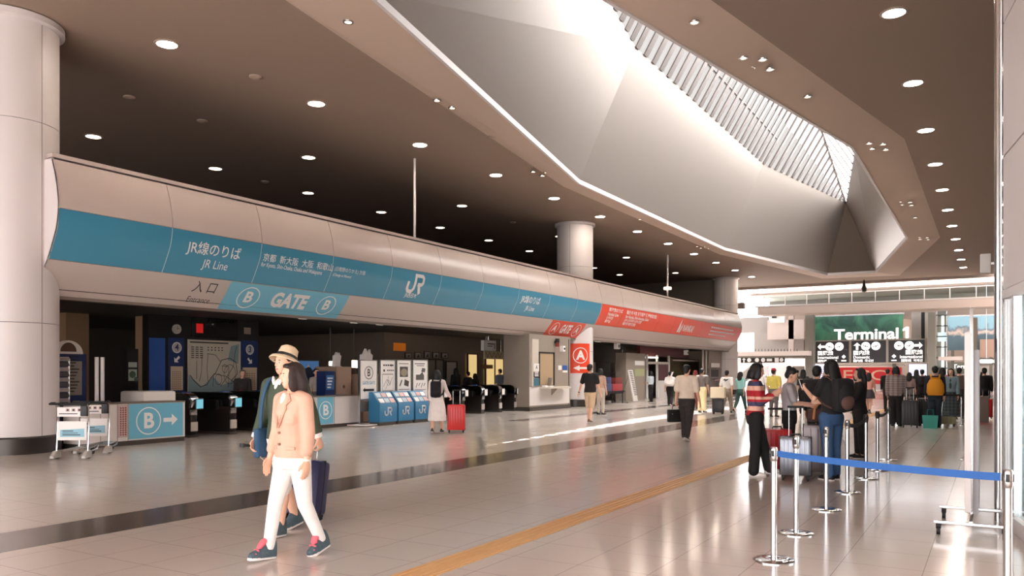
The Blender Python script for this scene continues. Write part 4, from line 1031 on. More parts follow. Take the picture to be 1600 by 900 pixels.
signboard(645, 668, 563, 622, 'white signboard with grey photos and strokes, right end of the row of four', art4)
def rack(px0, px1, label):
    a, b, _, _ = pX(-15.2, px0, 622, px1, 658)
    t = thing('leaflet_stand', label, 'leaflet stand', (-15.2, (a + b) / 2, 0)); h = (b - a) / 2 - .012
    MB().prism([(0, .10), (-.42, .10), (-.42, .98), (-.28, .98), (0, .62)], (0, h, 0), XP, ZP, 2 * h).build('body', TEAL, t)
    MB().span((-.40, -h + .02, 0), (-.04, h - .02, .10)).build('plinth', KICK, t)
    sl = math.atan2(.36, -.28); n_ = Vector((.36, 0, .28)).normalized()
    for r in range(2):
        for k in range(3):
            p_ = Vector((-.02, 0, .645)).lerp(Vector((-.27, 0, .965)), .22 + .5 * r) + n_ * .012
            q = MB().box((0, 0, 0), (.15, h * .52, .01), 0, 0, Matrix.Rotation(math.atan2(.32, .25), 4, 'Y')).build('leaflet', [PAPER, M('leaflet_blue', (176, 196, 204), .5), M('leaflet_pink', (206, 170, 166), .5)][(k + r) % 3], t)
            q.location = p_ + Vector((0, (k - 1) * h * .62, 0))
    j = jr(.27); j.on('railway_mark', LETTER, t, (0, 0, .40), YP, ZP, .006)
    return t
rack(593, 621, 'blue leaflet stand with a white railway mark under the framed map signboard')
rack(622.5, 647, 'blue leaflet stand with a white railway mark in the middle of the three')
rack(649, 672, 'blue leaflet stand partly behind the woman in the white dress')

# ---- ticket office wall behind the A gates
def fitting(name, mat, x0, y0, x1, y1, label, cat, depth=.04, x=-19.96):
    o = wallbox(name, mat, x, x0, y0, x1, y1, depth); return tag(o, label, cat)
for i, (x0, x1, y0, y1) in enumerate(((633, 643, 551, 560), (648, 658, 550, 561), (663, 672, 549, 560), (676, 686, 550, 560), (690, 700, 551, 560))):
    t = thing('picture_frame', ['leftmost small framed notice on the brown wall above the signboards', 'second small framed notice from the left on the brown wall', 'middle one of the five small framed notices on the brown wall', 'fourth small framed notice from the left on the brown wall', 'rightmost of the five small framed notices on the brown wall'][i], 'frame', (-19.96, 0, 0))
    a, b, c, d = pX(-19.96, x0, y0, x1, y1); t.location.y = (a + b) / 2; h = (b - a) / 2
    MB().span((-.04, -h, c), (0, h, d)).build('frame', DKSTEEL, t); MB().span((0, -h * .8, c + .03), (.006, h * .8, d - .03)).build('print', M('dim_print', (150, 142, 134), .5), t)
    f = Flat().poly([(-h * .5, c + .06), (h * .5, c + .06), (h * .2, d - .08)]); f.on('picture', INK, t, (.006, 0, 0), YP, ZP, .003)
fitting('wall_sign', M('orange_sign', (150, 86, 26), .4, emit=(190, 100, 20), estr=.25), 616, 536, 634, 548, 'small orange lit sign on the dark wall left of the framed notices', 'sign')
DIMWIN = M('dim_window', (120, 112, 104), .3); YWIN = M('warm_lit_room', (236, 206, 140), .5, emit=(255, 220, 150), estr=.42); BWIN = M('bright_lit_room', (236, 230, 216), .5, emit=(255, 250, 230), estr=.55)
def window(x0, y0, x1, y1, mat, label, bars=1, x=-19.9):
    a, b, c, d = pX(x, x0, y0, x1, y1); t = thing('office_window', label, 'window', (x, (a + b) / 2, 0)); h = (b - a) / 2; t['kind'] = 'structure'
    MB().span((-.06, -h, c), (-.02, h, d)).build('pane', mat, t)
    for q in [-h, h] + [-h + 2 * h * (k + 1) / (bars + 1) for k in range(bars)]: MB().span((-.05, q - .03, c), (.02, q + .03, d)).build('mullion', DKSTEEL, t)
    for q in (c, d): MB().span((-.05, -h, q - .03), (.02, h, q + .03)).build('rail', DKSTEEL, t)
    return t
window(668, 562, 693, 600, DIMWIN, 'dim office window behind the signboards', 1)
window(697, 565, 714, 612, M('pale_poster', (170, 160, 152), .4), 'pale poster window beside the dim office window', 0)
window(731, 553, 746, 626, YWIN, 'narrow warm lit doorway of the ticket office', 0)
window(759, 550, 787, 630, YWIN, 'wide warm lit opening of the ticket office behind the gates', 1)
window(790, 552, 818, 632, BWIN, 'bright lit office window showing greenery next to the service wall', 0)
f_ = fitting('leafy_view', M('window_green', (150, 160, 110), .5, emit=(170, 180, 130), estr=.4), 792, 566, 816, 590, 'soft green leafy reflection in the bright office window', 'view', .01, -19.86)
fitting('wooden_shelf', M('warm_wood', (140, 96, 54), .5), 762, 570, 770, 576, 'small wooden shelf inside the warm lit ticket office', 'shelf', .3, -19.7)
t = thing('hanging_sign', 'white hanging box sign over the ticket gates before the warm lit office', 'sign', (-18.2, 0, 0)); a, b, c, d = pX(-18.2, 756, 532, 775, 548); t.location.y = (a + b) / 2; h = (b - a) / 2
MB().span((-.15, -h, c), (0, h, d)).build('box', PAPER, t); MB().cyl((-.08, 0, d), (-.08, 0, 3.1), .04).build('hanger', STEEL, t)
f = Flat(); f.rect(-h * .4, (c + d) / 2 + .05, h * .6, (c + d) / 2 + .09); f.rect(-h * .4, (c + d) / 2 - .04, h * .4, (c + d) / 2 - .01); f.rect(h * .7, c + .08, h * .8, d - .1); f.on('lettering', INK, t, (0, 0, 0), YP, ZP, .004)
t = thing('hanging_sign', 'pale zigzag patterned board under the white hanging box sign', 'sign', (-18.6, 0, 0)); a, b, c, d = pX(-18.6, 757, 549, 786, 561); t.location.y = (a + b) / 2; h = (b - a) / 2
MB().span((-.05, -h, c), (0, h, d)).build('board', M('sand_board', (196, 176, 146), .5), t)
f = Flat().line([(-h * .9 + i * h * .22, c + (.06 if i % 2 else .3)) for i in range(9)], .03); f.on('pattern', M('brown_mark', (90, 66, 52), .5), t, (0, 0, 0), YP, ZP, .004)
for q in (-h * .8, h * .8): MB().cyl((-.025, q, d), (-.025, q, 3.1), .012).build('hanger', STEEL, t)
# grey service wall with window and shelf
SW = -15.85
sw = thing('service_wall', 'grey service wall with a beige window and ledge beside the red A sign', 'service wall', (SW, 0, 0)); sw['kind'] = 'structure'
a, b, _, _ = pX(SW, 827, 560, 891, 600); y0, y1 = a, b
MB().span((-1.2, y0, .16), (0, y1, 3.1)).build('wall_panel', GREYW, sw); MB().span((-1.22, y0 - .02, 0), (.02, y1, .16)).build('kick_plate', KICK, sw)
sw.location.y = 0
def swb(name, mat, x0_, y0_, x1_, y1_, th, parent=sw):
    a, b, c, d = pX(SW, x0_, y0_, x1_, y1_); return MB().span((0, a, c), (th, b, d)).build(name, mat, parent), (a, b, c, d)
swb('lower_panel', LGREY, 827, 604, 889, 632, .012)
swb('window_blind', M('beige_blind', (176, 150, 118), .5), 843, 553, 864, 601, .012)
swb('window_frame', DKSTEEL, 841, 551, 843, 602, .03); swb('window_frame', DKSTEEL, 864, 551, 866, 602, .03); swb('window_frame', DKSTEEL, 841, 550, 866, 552, .03)
swb('edge_post', M('pale_post', (206, 196, 182), .4), 830, 530, 840, 604, .05)
o, (a, b, c, d) = swb('notice', PAPER, 832, 568, 840, 580, .07); f = Flat().text('A', (a + b) / 2, (c + d) / 2, .22, align='CENTER', bold=.02); f.on('lettering', INK, sw, (.07, 0, 0), YP, ZP, .004)
o, (a, b, c, d) = swb('notice', INK, 832, 581, 840, 590, .07); f = Flat()
for i in range(3): f.rect(a + .05, c + .05 + i * .07, b - .06, c + .09 + i * .07)
f.on('lettering', PAPER, sw, (.07, 0, 0), YP, ZP, .004)
swb('blue_notice', M('teal_notice', (60, 110, 130), .4), 832, 591, 840, 603, .07)
swb('notice', PAPER, 872, 571, 877, 578, .015); swb('blue_notice', MIDBLUE, 879, 571, 886, 578, .015); swb('notice', PAPER, 879, 579, 886, 582, .015)
swb('seam', DKSTEEL, 888, 530, 889, 634, .008)
a, b, c, d = pX(SW, 842, 602, 880, 607); MB().span((-.02, a, c), (.38, b, c + .06)).build('ledge', M('ledge_pale', (206, 196, 182), .35), sw); MB().prism([(0, c), (0, c - .3), (.3, c)], (0, (a + b) / 2, 0), XP, ZP, .04).build('bracket', GREYW, sw)
zl = c + .06
o = thing('counter_phone', 'small grey phone terminal on the ledge of the service window', 'phone', (SW + .18, onX(853, 596, SW).y, zl)); MB().box((0, 0, .03), (.22, .3, .06), 0, .01).build('base', PAPER, o); MB().box((-.02, .02, .22), (.05, .26, .36), 0, .01, Matrix.Rotation(.2, 4, 'Y')).build('screen_head', M('phone_grey', (120, 112, 106), .4), o)
o = MB().box((0, 0, .04), (.16, .22, .08), 0, .01).build('paper_tray', PAPER); o.location = (SW + .16, onX(846, 596, SW).y, zl); tag(o, 'low white paper tray at the left end of the service ledge', 'tray')
p = onX(867, 539, SW); o = thing('alarm_lamp', 'dark alarm lamp with a red lens high on the service wall', 'lamp', p + Vector((.12, 0, 0))); MB().cyl((0, 0, .1), (0, 0, .26), .09).build('cap', INK, o); MB().cyl((0, 0, -.08), (0, 0, .1), .08, n=18).build('red_lens', M('dark_red_lens', (130, 40, 30), .3), o); MB().box((-.10, 0, .12), (.03, .1, .1)).build('bracket', INK, o)
p = onX(876, 545, SW); o = thing('security_camera', 'white boxed camera right of the alarm lamp on the service wall', 'camera', p + Vector((.09, 0, 0))); MB().box((0, 0, 0), (.18, .2, .24), 0, .02).build('housing', PAPER, o); MB().cyl((.09, 0, 0), (.11, 0, 0), .05).build('lens', INK, o)
# curved red A sign on the column
sg = thing('gate_sign', 'red curved sign with a circled white A and left arrow on the column', 'sign', (CX, 33.15, 0))
R0 = CR + .012
def oncol(a, b):
    th = -.80 + a / R0; return Vector((math.cos(th) * R0, math.sin(th) * R0, b)), Vector((math.cos(th), math.sin(th), 0))
MB().lathe((0, 0, 0), [(CR + .003, 1.52), (R0, 1.52), (R0, 2.86), (CR + .003, 2.86)], 24, closed=True, a0=-.80 - .56 / R0, a1=-.80 + .50 / R0).build('panel', RED, sg)
f = Flat(); f.ring(0, 2.32, .36, .035).text('A', 0, 2.31, .56, bold=.04, align='CENTER').arrow(0, 1.75, .68, .26, PI)
def wrapc(f, nm, mat):
    o = f.wrap(nm, mat, sg, oncol, [], .006, [q * .05 for q in range(-10, 11)]); return o
wrapc(f, 'lettering', LETTER)

# ---- stalls under the red band
SX('trim_22', M('maroon_fascia', (92, 26, 28), .5), -17.6, 1000, 540, 1077, 558, .2)
SX('trim_23', M('shop_dark', (70, 60, 52), .6), -19.0, 925, 556, 980, 640, .2, za=0, zb=3.1)
t = thing('partition_wall', 'pale grey booth wall with small notices behind the slanted white sign', 'partition', (-16.9, 0, 0)); a, b, c, d = pX(-16.9, 978, 552, 1008, 631); t.location.y = (a + b) / 2; h = (b - a) / 2
MB().span((-.6, -h, 0), (0, h, d)).build('panel', GREYW, t); MB().span((0, -h * .1, 1.35), (.01, h * .9, 1.75)).build('green_notice', M('sage_notice', (170, 176, 130), .5), t); MB().span((0, -h * .1, 1.95), (.01, h * .9, 2.2)).build('notice', PAPER, t)
t = thing('sign_stand', 'slanted white notice stand leaning in front of the grey booth wall', 'sign stand', (-15.9, 0, 0)); a, b, c, d = pX(-15.9, 981, 578, 997, 632); t.location.y = (a + b) / 2; h = (b - a) / 2
rot = Matrix.Rotation(.16, 4, 'X')
MB().box((0, .2, 1.02), (.05, h * 1.3, 1.7), 0, 0, Matrix.Translation((0, -.05, .86)) @ Matrix.Rotation(.20, 4, 'X')).build('board', PAPER, t) if False else MB().prism([(-h * .95, d), (-h * .1, d), (h * .95, .06), (h * .1, .06)][::-1], (-.04, 0, 0), YP, ZP, .05).build('board', PAPER, t)
f = Flat()
for i in range(14):
    k = i / 14; xx = -h * .95 + (h * 1.05) * k; f.rect(xx + .12, d - .12 - k * (d - .4), xx + h * .85 - .1, d - .07 - k * (d - .4))
f.on('lettering', M('grey_ink', (120, 112, 110), .5), t, (.012, 0, 0), YP, ZP, .004)
MB().tube([(.0, h * .95, .02), (.0, -h, .02), (-.6, -h, .02), (-.6, h * .9, .02)], .02).build('foot_frame', STEEL, t); MB().cyl((-.6, -h * .5, .02), (-.06, -h * .45, d * .9), .02).build('strut', STEEL, t)
t = thing('sales_table', 'dark table with blue and red display boxes behind the man in the black shirt', 'table', (-15.9, 0, 0)); a, b, c, d = pX(-15.9, 938, 612, 976, 634); t.location.y = (a + b) / 2; h = (b - a) / 2
MB().span((-.7, -h, .58), (0, h, .64)).build('table_top', INK, t); MB().span((-.66, -h * .96, .5), (-.04, h * .96, .58)).build('apron', INK, t)
for q in (-h * .9, h * .9):
    for x in (-.62, -.06): MB().cyl((x, q, 0), (x, q, .55), .03, n=10).build('leg', DKSTEEL, t)
ty = t.location.y
for i, (q0, q1, z0, z1, mat, l) in enumerate(((-.92, .06, .64, 1.0, M('box_blue', (70, 84, 120), .5), 'blue grey display box on the left half of the dark sales table'), (.10, .95, .64, .98, M('box_red', (168, 64, 70), .5), 'dull red display box on the right half of the dark sales table'), (-.6, 0, 1.0, 1.32, NAVY, 'smaller navy box standing on the blue grey display box'), (.35, .92, .98, 1.3, M('box_brown', (120, 50, 44), .5), 'small brown red box standing on the dull red display box'))):
    o = MB().span((-.45, h * q0, z0 + .001), (-.08, h * q1, z1), .015).build('display_box', mat); o.location = (-15.9, ty, 0); tag(o, l, 'box')
t = thing('open_shelf', 'black shelf unit against the dark wall left of the grey booth', 'shelf', (-18.4, 0, 0)); a, b, c, d = pX(-18.4, 930, 566, 962, 632); t.location.y = (a + b) / 2; h = (b - a) / 2
for q in (-h, h): MB().span((-.3, q - .03, 0), (0, q + .03, d)).build('side', M('shelf_pale', (150, 140, 130), .5), t)
for z in (.1, .9, 1.5, d - .03): MB().span((-.3, -h, z), (0, h, z + .04)).build('shelf', INK, t)
t = thing('shop_light', 'bright strip lamp over the dark stall left of the grey booth', 'lamp', onX(972, 573, -18.2)); MB().box((0, 0, 0), (.1, .5, .08), 0, .01).build('tube', M('lit_window', (250, 240, 224), .4, emit=(255, 240, 220), estr=1.6), t); MB().cyl((0, 0, 0), (0, 0, 3.1 - t.location.z), .015).build('hanger', STEEL, t)
for px, py, l in ((964, 541, 'white box speaker hanging under the beam left of the maroon fascia'), (1072, 551, 'white box speaker hanging under the beam right of the maroon fascia')):
    p = onX(px, py, -16.6); o = thing('hanging_speaker', l, 'speaker', p); MB().box((0, 0, 0), (.22, .34, .30), 0, .03).build('cabinet', PAPER, o); MB().cyl((0, 0, .1), (0, 0, 3.1 - p.z), .03).build('hanger', STEEL, o); MB().cyl((.11, 0, 0), (.125, 0, 0), .09).build('grille', M('grille_grey', (120, 116, 112), .5), o)
t = thing('shop_front', 'white framed shop front with a dark red door panel and white cabinets under the fascia', 'shop front', (-17.4, 0, 0)); t['kind'] = 'structure'
a, b, c, d = pX(-17.4, 1012, 560, 1046, 629); t.location.y = (a + b) / 2; h = (b - a) / 2
for q in (-h, -h * .1, h): MB().span((-.1, q - .08, 0), (0, q + .08, 2.6)).build('post', PAPER, t)
MB().span((-.1, -h, 2.05), (0, h, 2.2)).build('rail', PAPER, t); MB().span((-.08, 0, 1.1), (-.02, h * .9, 2.05)).build('door_panel', M('maroon_door', (84, 24, 32), .4), t); MB().span((-.1, -h * .1, 0), (.1, h, 1.05)).build('cabinet', PAPER, t)
MB().box((-.2, -h * .5, 2.45), (.5, h * .7, .08), 0).build('lit_ceiling', M('lit_window', (250, 240, 224), .4, emit=(255, 240, 220), estr=1.6), t)
f = Flat().ring(h * .45, .55, .2, .05, 20, .7); f.ring(h * .72, .5, .2, .05, 20, .7); f.on('mark', M('grey_ink', (120, 112, 110), .5), t, (.1, 0, 0), YP, ZP, .004)
SX('trim_24', M('olive_front', (116, 108, 84), .5), -18.4, 1048, 562, 1092, 640, .2, za=0, zb=2.5)
o = SX('trim_25', OFFW, -17.5, 1052, 562.5, 1092, 564.5, .1)
SX('trim_26', GREYW, -16.6, 1108, 548, 1149, 640, .5, za=0, zb=3.1)
t = thing('cash_machine', 'grey cash machine with a sloping keypad ledge at the far end of the hall', 'cash machine', (-16.5, 0, 0)); a, b, c, d = pX(-16.5, 1107, 576, 1126, 632); t.location.y = (a + b) / 2; h = (b - a) / 2
MB().span((-.1, -h, 0), (.05, h, d)).build('body', M('machine_grey', (124, 114, 104), .4), t); MB().span((.05, -h * .7, 1.25), (.06, h * .5, 1.75)).build('screen', INK, t); MB().prism([(0.05, .95), (.35, 1.0), (.35, 1.06), (.05, 1.15)], (0, h * .8, 0), XP, ZP, h * 1.6).build('ledge', STEEL, t); MB().span((.05, -h * .7, 1.9), (.06, h * .7, 2.2)).build('notice', PAPER, t)
for px in (1103, 1098):
    p = onX(px, 600, -16.55); o = MB().cyl((0, 0, 0), (0, 0, 3.1), .06, n=14).build('pipe', OFFW); o.location = (-16.55, p.y, 0); tag(o, ['thin pale pipe beside the cash machine', 'thin pale pipe one step left of the cash machine'][px < 1100], 'pipe')
f = Flat()
# small downlights in the soffit behind the beam edge
for px, py, l in ((475, 498, 'leftmost small flat lamp under the edge of the sign beam'), (555, 504, 'middle small flat lamp under the edge of the sign beam'), (595, 507, 'right small flat lamp under the edge of the sign beam'), (936, 533, 'long lit strip under the sign beam right of the A column')):
    p = onX(px, py, -16.7); s_ = 1 if px < 900 else 2.2
    o = thing('soffit_lamp', l, 'ceiling light', (-16.7, p.y, 3.1)); MB().box((0, 0, -.02), (.16, .30 * s_, .03), 0, .008).build('lens', M('lit_window', (250, 240, 224), .4, emit=(255, 240, 220), estr=1.6), o); MB().box((0, 0, -.006), (.2, .34 * s_, .012)).build('trim', STEEL, o)
# ---------------------------------------------------------------- people
def remesh(mb, vox, it=4, scale=1.0):
    me = mb.mesh('tmp', None)
    o = bpy.data.objects.new('tmp', me); C.objects.link(o)
    r = o.modifiers.new('r', 'REMESH'); r.mode = 'VOXEL'; r.voxel_size = vox
    if it:
        s = o.modifiers.new('s', 'SMOOTH'); s.factor = .5; s.iterations = it
    dg = bpy.context.evaluated_depsgraph_get(); dg.update()
    out = bpy.data.meshes.new_from_object(o.evaluated_get(dg))
    bpy.data.objects.remove(o); bpy.data.meshes.remove(me)
    for p in out.polygons: p.use_smooth = True
    if scale != 1: out.transform(Matrix.Scale(scale, 4))
    return out
def capsule(mb, a, b, r0, r1, n=14):
    a, b = Vector(a), Vector(b)
    if (b - a).length < 1e-4: return mb.ell(a, (r0, r0, r0), n, 8)
    mb.cyl(a, b, r0, r1, n); mb.ell(a, (r0,) * 3, n, 8); mb.ell(b, (r1,) * 3, n, 8); return mb
SKIN = M('skin', (226, 178, 150), .5, noise=.05, nscale=20)
HAIRB = M('hair_black', (16, 13, 12), .6, noise=.3, nscale=60)
HAIRD = M('hair_dark_brown', (40, 24, 21), .6, noise=.3, nscale=60)
HAIRR = M('hair_reddish', (110, 54, 40), .45, noise=.3, nscale=60)
EYEW = M('eye_white', (236, 232, 228), .3); EYED = M('eye_dark', (24, 18, 16), .2); LIP = M('lip', (186, 110, 102), .45)
def cloth(name, col, rough=.85): return M('cloth_' + name, col, rough, noise=.10, nscale=14, bump=.25)
def stripes(name, cols, period, off=0, axis=2, rough=.85, second=None):
    """bands of colour round the body, measured up from the feet"""
    if name in MATS: return MATS[name]
    m = bpy.data.materials.new(name); MATS[name] = m; m.use_nodes = True; nt = m.node_tree; b = nt.nodes['Principled BSDF']; b.inputs['Roughness'].default_value = rough
    tc = nt.nodes.new('ShaderNodeTexCoord'); sp = nt.nodes.new('ShaderNodeSeparateXYZ'); nt.links.new(tc.outputs['Object'], sp.inputs[0])
    def ramp(ax, cols, period, off):
        ma = nt.nodes.new('ShaderNodeMath'); ma.operation = 'MULTIPLY_ADD'; ma.inputs[1].default_value = 1 / period; ma.inputs[2].default_value = off + 20; nt.links.new(sp.outputs[ax], ma.inputs[0])
        fr = nt.nodes.new('ShaderNodeMath'); fr.operation = 'FRACT'; nt.links.new(ma.outputs[0], fr.inputs[0])
        cr = nt.nodes.new('ShaderNodeValToRGB'); cr.color_ramp.interpolation = 'CONSTANT'
        while len(cr.color_ramp.elements) < len(cols): cr.color_ramp.elements.new(.5)
        for i, (p, c) in enumerate(cols):
            cr.color_ramp.elements[i].position = p
        for i, (p, c) in enumerate(cols): cr.color_ramp.elements[i].color = lin(c) + (1,)
        nt.links.new(fr.outputs[0], cr.inputs[0]); return cr.outputs[0]
    out = ramp(axis, cols, period, off)
    if second:
        o2 = ramp(0, second, period, .2); mx = nt.nodes.new('ShaderNodeMix'); mx.data_type = 'RGBA'; mx.inputs[0].default_value = .5; nt.links.new(out, mx.inputs[6]); nt.links.new(o2, mx.inputs[7]); out = mx.outputs[2]
    nt.links.new(out, b.inputs['Base Color']); return m

def shoe_parts(root, M4, mat, solemat, s, hightop=False, tongue=None, sandal=False):
    secs = [(-.072, .026, .085), (-.05, .036, .10), (-.01, .038, .10 if not hightop else .125), (.035, .042, .085 if not hightop else .10), (.08, .046, .058), (.13, .045, .047), (.165, .034, .038), (.182, .016, .026)]
    if hightop: secs = [(-.072, .030, .135), (-.05, .040, .155), (-.01, .044, .16), (.035, .045, .135), (.08, .049, .088), (.13, .048, .062), (.165, .037, .048), (.182, .018, .032)]
    if sandal: secs = [(y, w * .9, h * .6) for y, w, h in secs]
    rings = []
    for y, w, h in secs:
        r = [Vector((math.cos(PI * k / 9) * w, y, -.062 + math.sin(PI * k / 9) * h)) for k in range(10)]
        rings.append([M4 @ p for p in r])
    me = MB().loft(rings).mesh('shoe', 60); me.transform(Matrix.Scale(s, 4))
    sh = link('shoe', me, mat, root)
    out = [(-.074, .022), (-.055, .036), (0, .038), (.06, .044), (.11, .05), (.15, .045), (.178, .028), (.19, .0)]
    poly = [(w, y) for y, w in out] + [(-w, y) for y, w in out[::-1][1:]]
    m = MB(); m._new([M4 @ Vector((x, y, -.08)) for x, y in poly] + [M4 @ Vector((x, y, -.058)) for x, y in poly], [tuple(range(len(poly)))[::-1], tuple(range(len(poly), 2 * len(poly)))] + [(i, (i + 1) % len(poly), len(poly) + (i + 1) % len(poly), len(poly) + i) for i in range(len(poly))])
    me = m.mesh('sole', 50); me.transform(Matrix.Scale(s, 4)); link('sole', me, solemat, sh)
    if tongue:
        m = MB(); rot = M4.to_3x3().to_4x4()
        m.ell(M4 @ Vector((0, .062, .055)), (.038, .024, .065), 12, 8, rot @ Matrix.Rotation(.75, 4, 'X'))
        for i in range(4): m.ell(M4 @ Vector((0, .062 + .024 * i, .052 - .026 * i)), (.044, .010, .011), 10, 6, rot)
        me = m.mesh('tongue', 60); me.transform(Matrix.Scale(s, 4)); link('tongue', me, tongue, sh)
    return sh

PW = dict(R=(.40, .08, -.15), L=(-.30, .38, .45), aR=(-.30, .10, .15, .08), aL=(.32, .10, .30, .05))
PW2 = dict(L=(.40, .08, -.15), R=(-.30, .38, .45), aL=(-.30, .10, .15, .08), aR=(.32, .10, .30, .05))
PS = dict(R=(.03, .02, 0), L=(-.03, .03, 0), aR=(.05, .12, .2, .05), aL=(.08, .12, .2, .05))
PH = dict(R=(.03, .02, 0), L=(-.03, .03, 0), aR=(.35, .10, 1.25, -.25), aL=(.40, .10, 1.20, -.25))   # both hands up in front
class Person: pass
def person(label, x, y, head, H=1.66, pose=PS, sex='f', lod=1, top=None, sleeve=.45, tlen=.92, tinf=.016, bottom=None, blen=.95, btype='trousers', hem=.45, flare=1.0,
           hair='short', hairmat=None, hairlen=1.35, shoes=None, sole=None, look=0, nod=0, lean=0, gripR=0, gripL=0, hightop=False, tongue=None, hat=None, skin=None, socks=None, bare=False, legfat=1.0, group=None):
    vox = {0: .0068, 1: .0095, 2: .014}[lod]; s = H / 1.72
    skin = skin or SKIN; hairmat = hairmat or HAIRB
    hx, hy = head; rz = math.atan2(-hx, hy)
    t = thing('person', label, 'person', (x, y, 0), rz, group)
    P = Person(); P.t = t; P.s = s; P.rz = rz
    fem = sex == 'f'; sw = .165 if fem else .19; hw = .088 if fem else .085
    # ---- joints
    J = {}; low = 9
    for sd, sg in (('R', 1), ('L', -1)):
        a, b, p = pose[sd]
        hip = Vector((sg * hw, 0, .90)); kn = hip + .42 * Vector((0, math.sin(a), -math.cos(a))); an = kn + .40 * Vector((0, math.sin(a - b), -math.cos(a - b)))
        F = Matrix.Translation(an) @ Matrix.Rotation(-p, 4, 'X') @ Matrix.Rotation(-sg * .10, 4, 'Z')
        for q in ((0, -.07, -.08), (0, .13, -.08)): low = min(low, (F @ Vector(q)).z)
        J[sd] = (hip, kn, an, F)
    dz = Vector((0, 0, -low))
    for sd in 'RL':
        h_, k_, a_, F = J[sd]; J[sd] = (h_ + dz, k_ + dz, a_ + dz, Matrix.Translation(dz) @ F)
    hipc = Vector((0, 0, .90)) + dz
    LM = Matrix.Translation(hipc) @ Matrix.Rotation(-lean, 4, 'X') @ Matrix.Translation(-Vector((0, 0, .90)))   # std upper body -> posed
    U = lambda *q: LM @ Vector(q)
    HM = LM @ Matrix.Translation((0, 0, 1.50)) @ Matrix.Rotation(look, 4, 'Z') @ Matrix.Rotation(-nod, 4, 'X') @ Matrix.Translation((0, 0, -1.50))
    Hd = lambda *q: HM @ Vector(q)
    hrot = HM.to_3x3().to_4x4(); urot = LM.to_3x3().to_4x4()
    arms = {}
    for sd, sg in (('R', 1), ('L', -1)):
        f, o, e, o2 = pose['a' + sd]
        sh = U(sg * sw, 0, 1.40); d1 = Vector((sg * math.sin(o), math.sin(f) * math.cos(o), -math.cos(f) * math.cos(o)))
        f2 = f + e; d2 = Vector((sg * math.sin(o2), math.sin(f2) * math.cos(o2), -math.cos(f2) * math.cos(o2)))
        el = sh + d1 * .28; wr = el + d2 * .245
        arms[sd] = (sh, el, wr, d1, d2, sg)
    P.J = J; P.arms = arms
    def world(v): return t.matrix_basis @ (Vector(v) * s)
    P.world = world
    # ---- one continuous body
    mb = MB()
    wf = .86 if fem else .97
    TOR = [(.80, .150, .105, 0), (.90, .168, .118, -.005), (1.0, .150 * wf + .01, .105, 0), (1.09, .145 * wf, .098, .003), (1.20, .155 * wf + .008, .112, .006), (1.30, .165, .118, .006), (1.39, .165 if fem else .18, .095, 0), (1.44, .12, .075, -.003), (1.475, .062, .06, -.004)]
    def torso(m, z0, z1, inf, n=20):
        rows = [r for r in TOR if z0 < r[0] < z1]
        def at(z):
            for r0, r1 in zip(TOR, TOR[1:]):
                if r0[0] <= z <= r1[0]:
                    k = (z - r0[0]) / (r1[0] - r0[0]); return tuple(u + (v - u) * k for u, v in zip(r0, r1))
            return TOR[0] if z < TOR[0][0] else TOR[-1]
        a0 = at(z0); a0 = (z0,) + a0[1:]; a1 = at(z1); a1 = (z1,) + a1[1:]
        rings = []
        for z, wx, wy, oy in [a0] + rows + [a1]:
            rings.append([U(math.cos(2 * PI * k / n) * (wx + inf), oy + math.sin(2 * PI * k / n) * (wy + inf), z) for k in range(n)])
        m.loft(rings)
    torso(mb, .80, 1.475, 0)
    if fem:
        for sg in (-1, 1): mb.ell(U(sg * .065, .078, 1.25), (.062, .042, .066), 12, 8)
    capsule(mb, U(0, -.005, 1.43), Hd(0, .005, 1.54), .055 if not fem else .048, .05 if not fem else .045)
    mb.ell(Hd(0, .0, 1.625), (.076, .094, .102), 18, 14, hrot); mb.ell(Hd(0, .035, 1.565), (.055, .062, .062), 14, 10, hrot)
    mb.ell(Hd(0, .055, 1.525), (.03, .03, .02), 10, 8, hrot)
    mb.ell(Hd(0, .098, 1.595), (.012, .020, .014), 10, 8, hrot); mb.ell(Hd(0, .090, 1.615), (.009, .014, .026), 10, 8, hrot)
    for sg in (-1, 1): mb.ell(Hd(sg * .078, -.008, 1.60), (.011, .020, .032), 8, 8, hrot)
    for sd in 'RL':
        hip, kn, an, F = J[sd]
        capsule(mb, hip, kn, .088 * legfat, .055, 16); mid = kn.lerp(an, .32); capsule(mb, kn, mid + Vector((0, -.008, 0)), .054, .054); capsule(mb, mid + Vector((0, -.008, 0)), an, .054, .036)
        capsule(mb, an, F @ Vector((0, .11, -.05)), .036, .026); mb.ell(F @ Vector((0, -.04, -.035)), (.03, .035, .03))
        sh, el, wr, d1, d2, sg = arms[sd]
        capsule(mb, sh, el, .052 if not fem else .043, .038 if not fem else .034); mid = el.lerp(wr, .3)
        capsule(mb, el, mid, .038 if not fem else .033, .039 if not fem else .034); capsule(mb, mid, wr, .039 if not fem else .034, .026)
        capsule(mb, U(sg * .09, 0, 1.42), sh, .05, .05 if not fem else .042)
        # hand
        g = gripR if sd == 'R' else gripL
        n_ = Vector((-sg, 0, 0)); n_ = (n_ - d2 * n_.dot(d2)).normalized(); w_ = d2.cross(n_).normalized()
        if w_.y + w_.z * .3 < 0: w_ = -w_
        mt = Matrix((tuple(n_) + (0,), tuple(w_) + (0,), tuple(d2) + (0,), (0, 0, 0, 1))).transposed()
        mb.ell(wr + d2 * .048, (.017, .041, .056), 12, 10, mt)
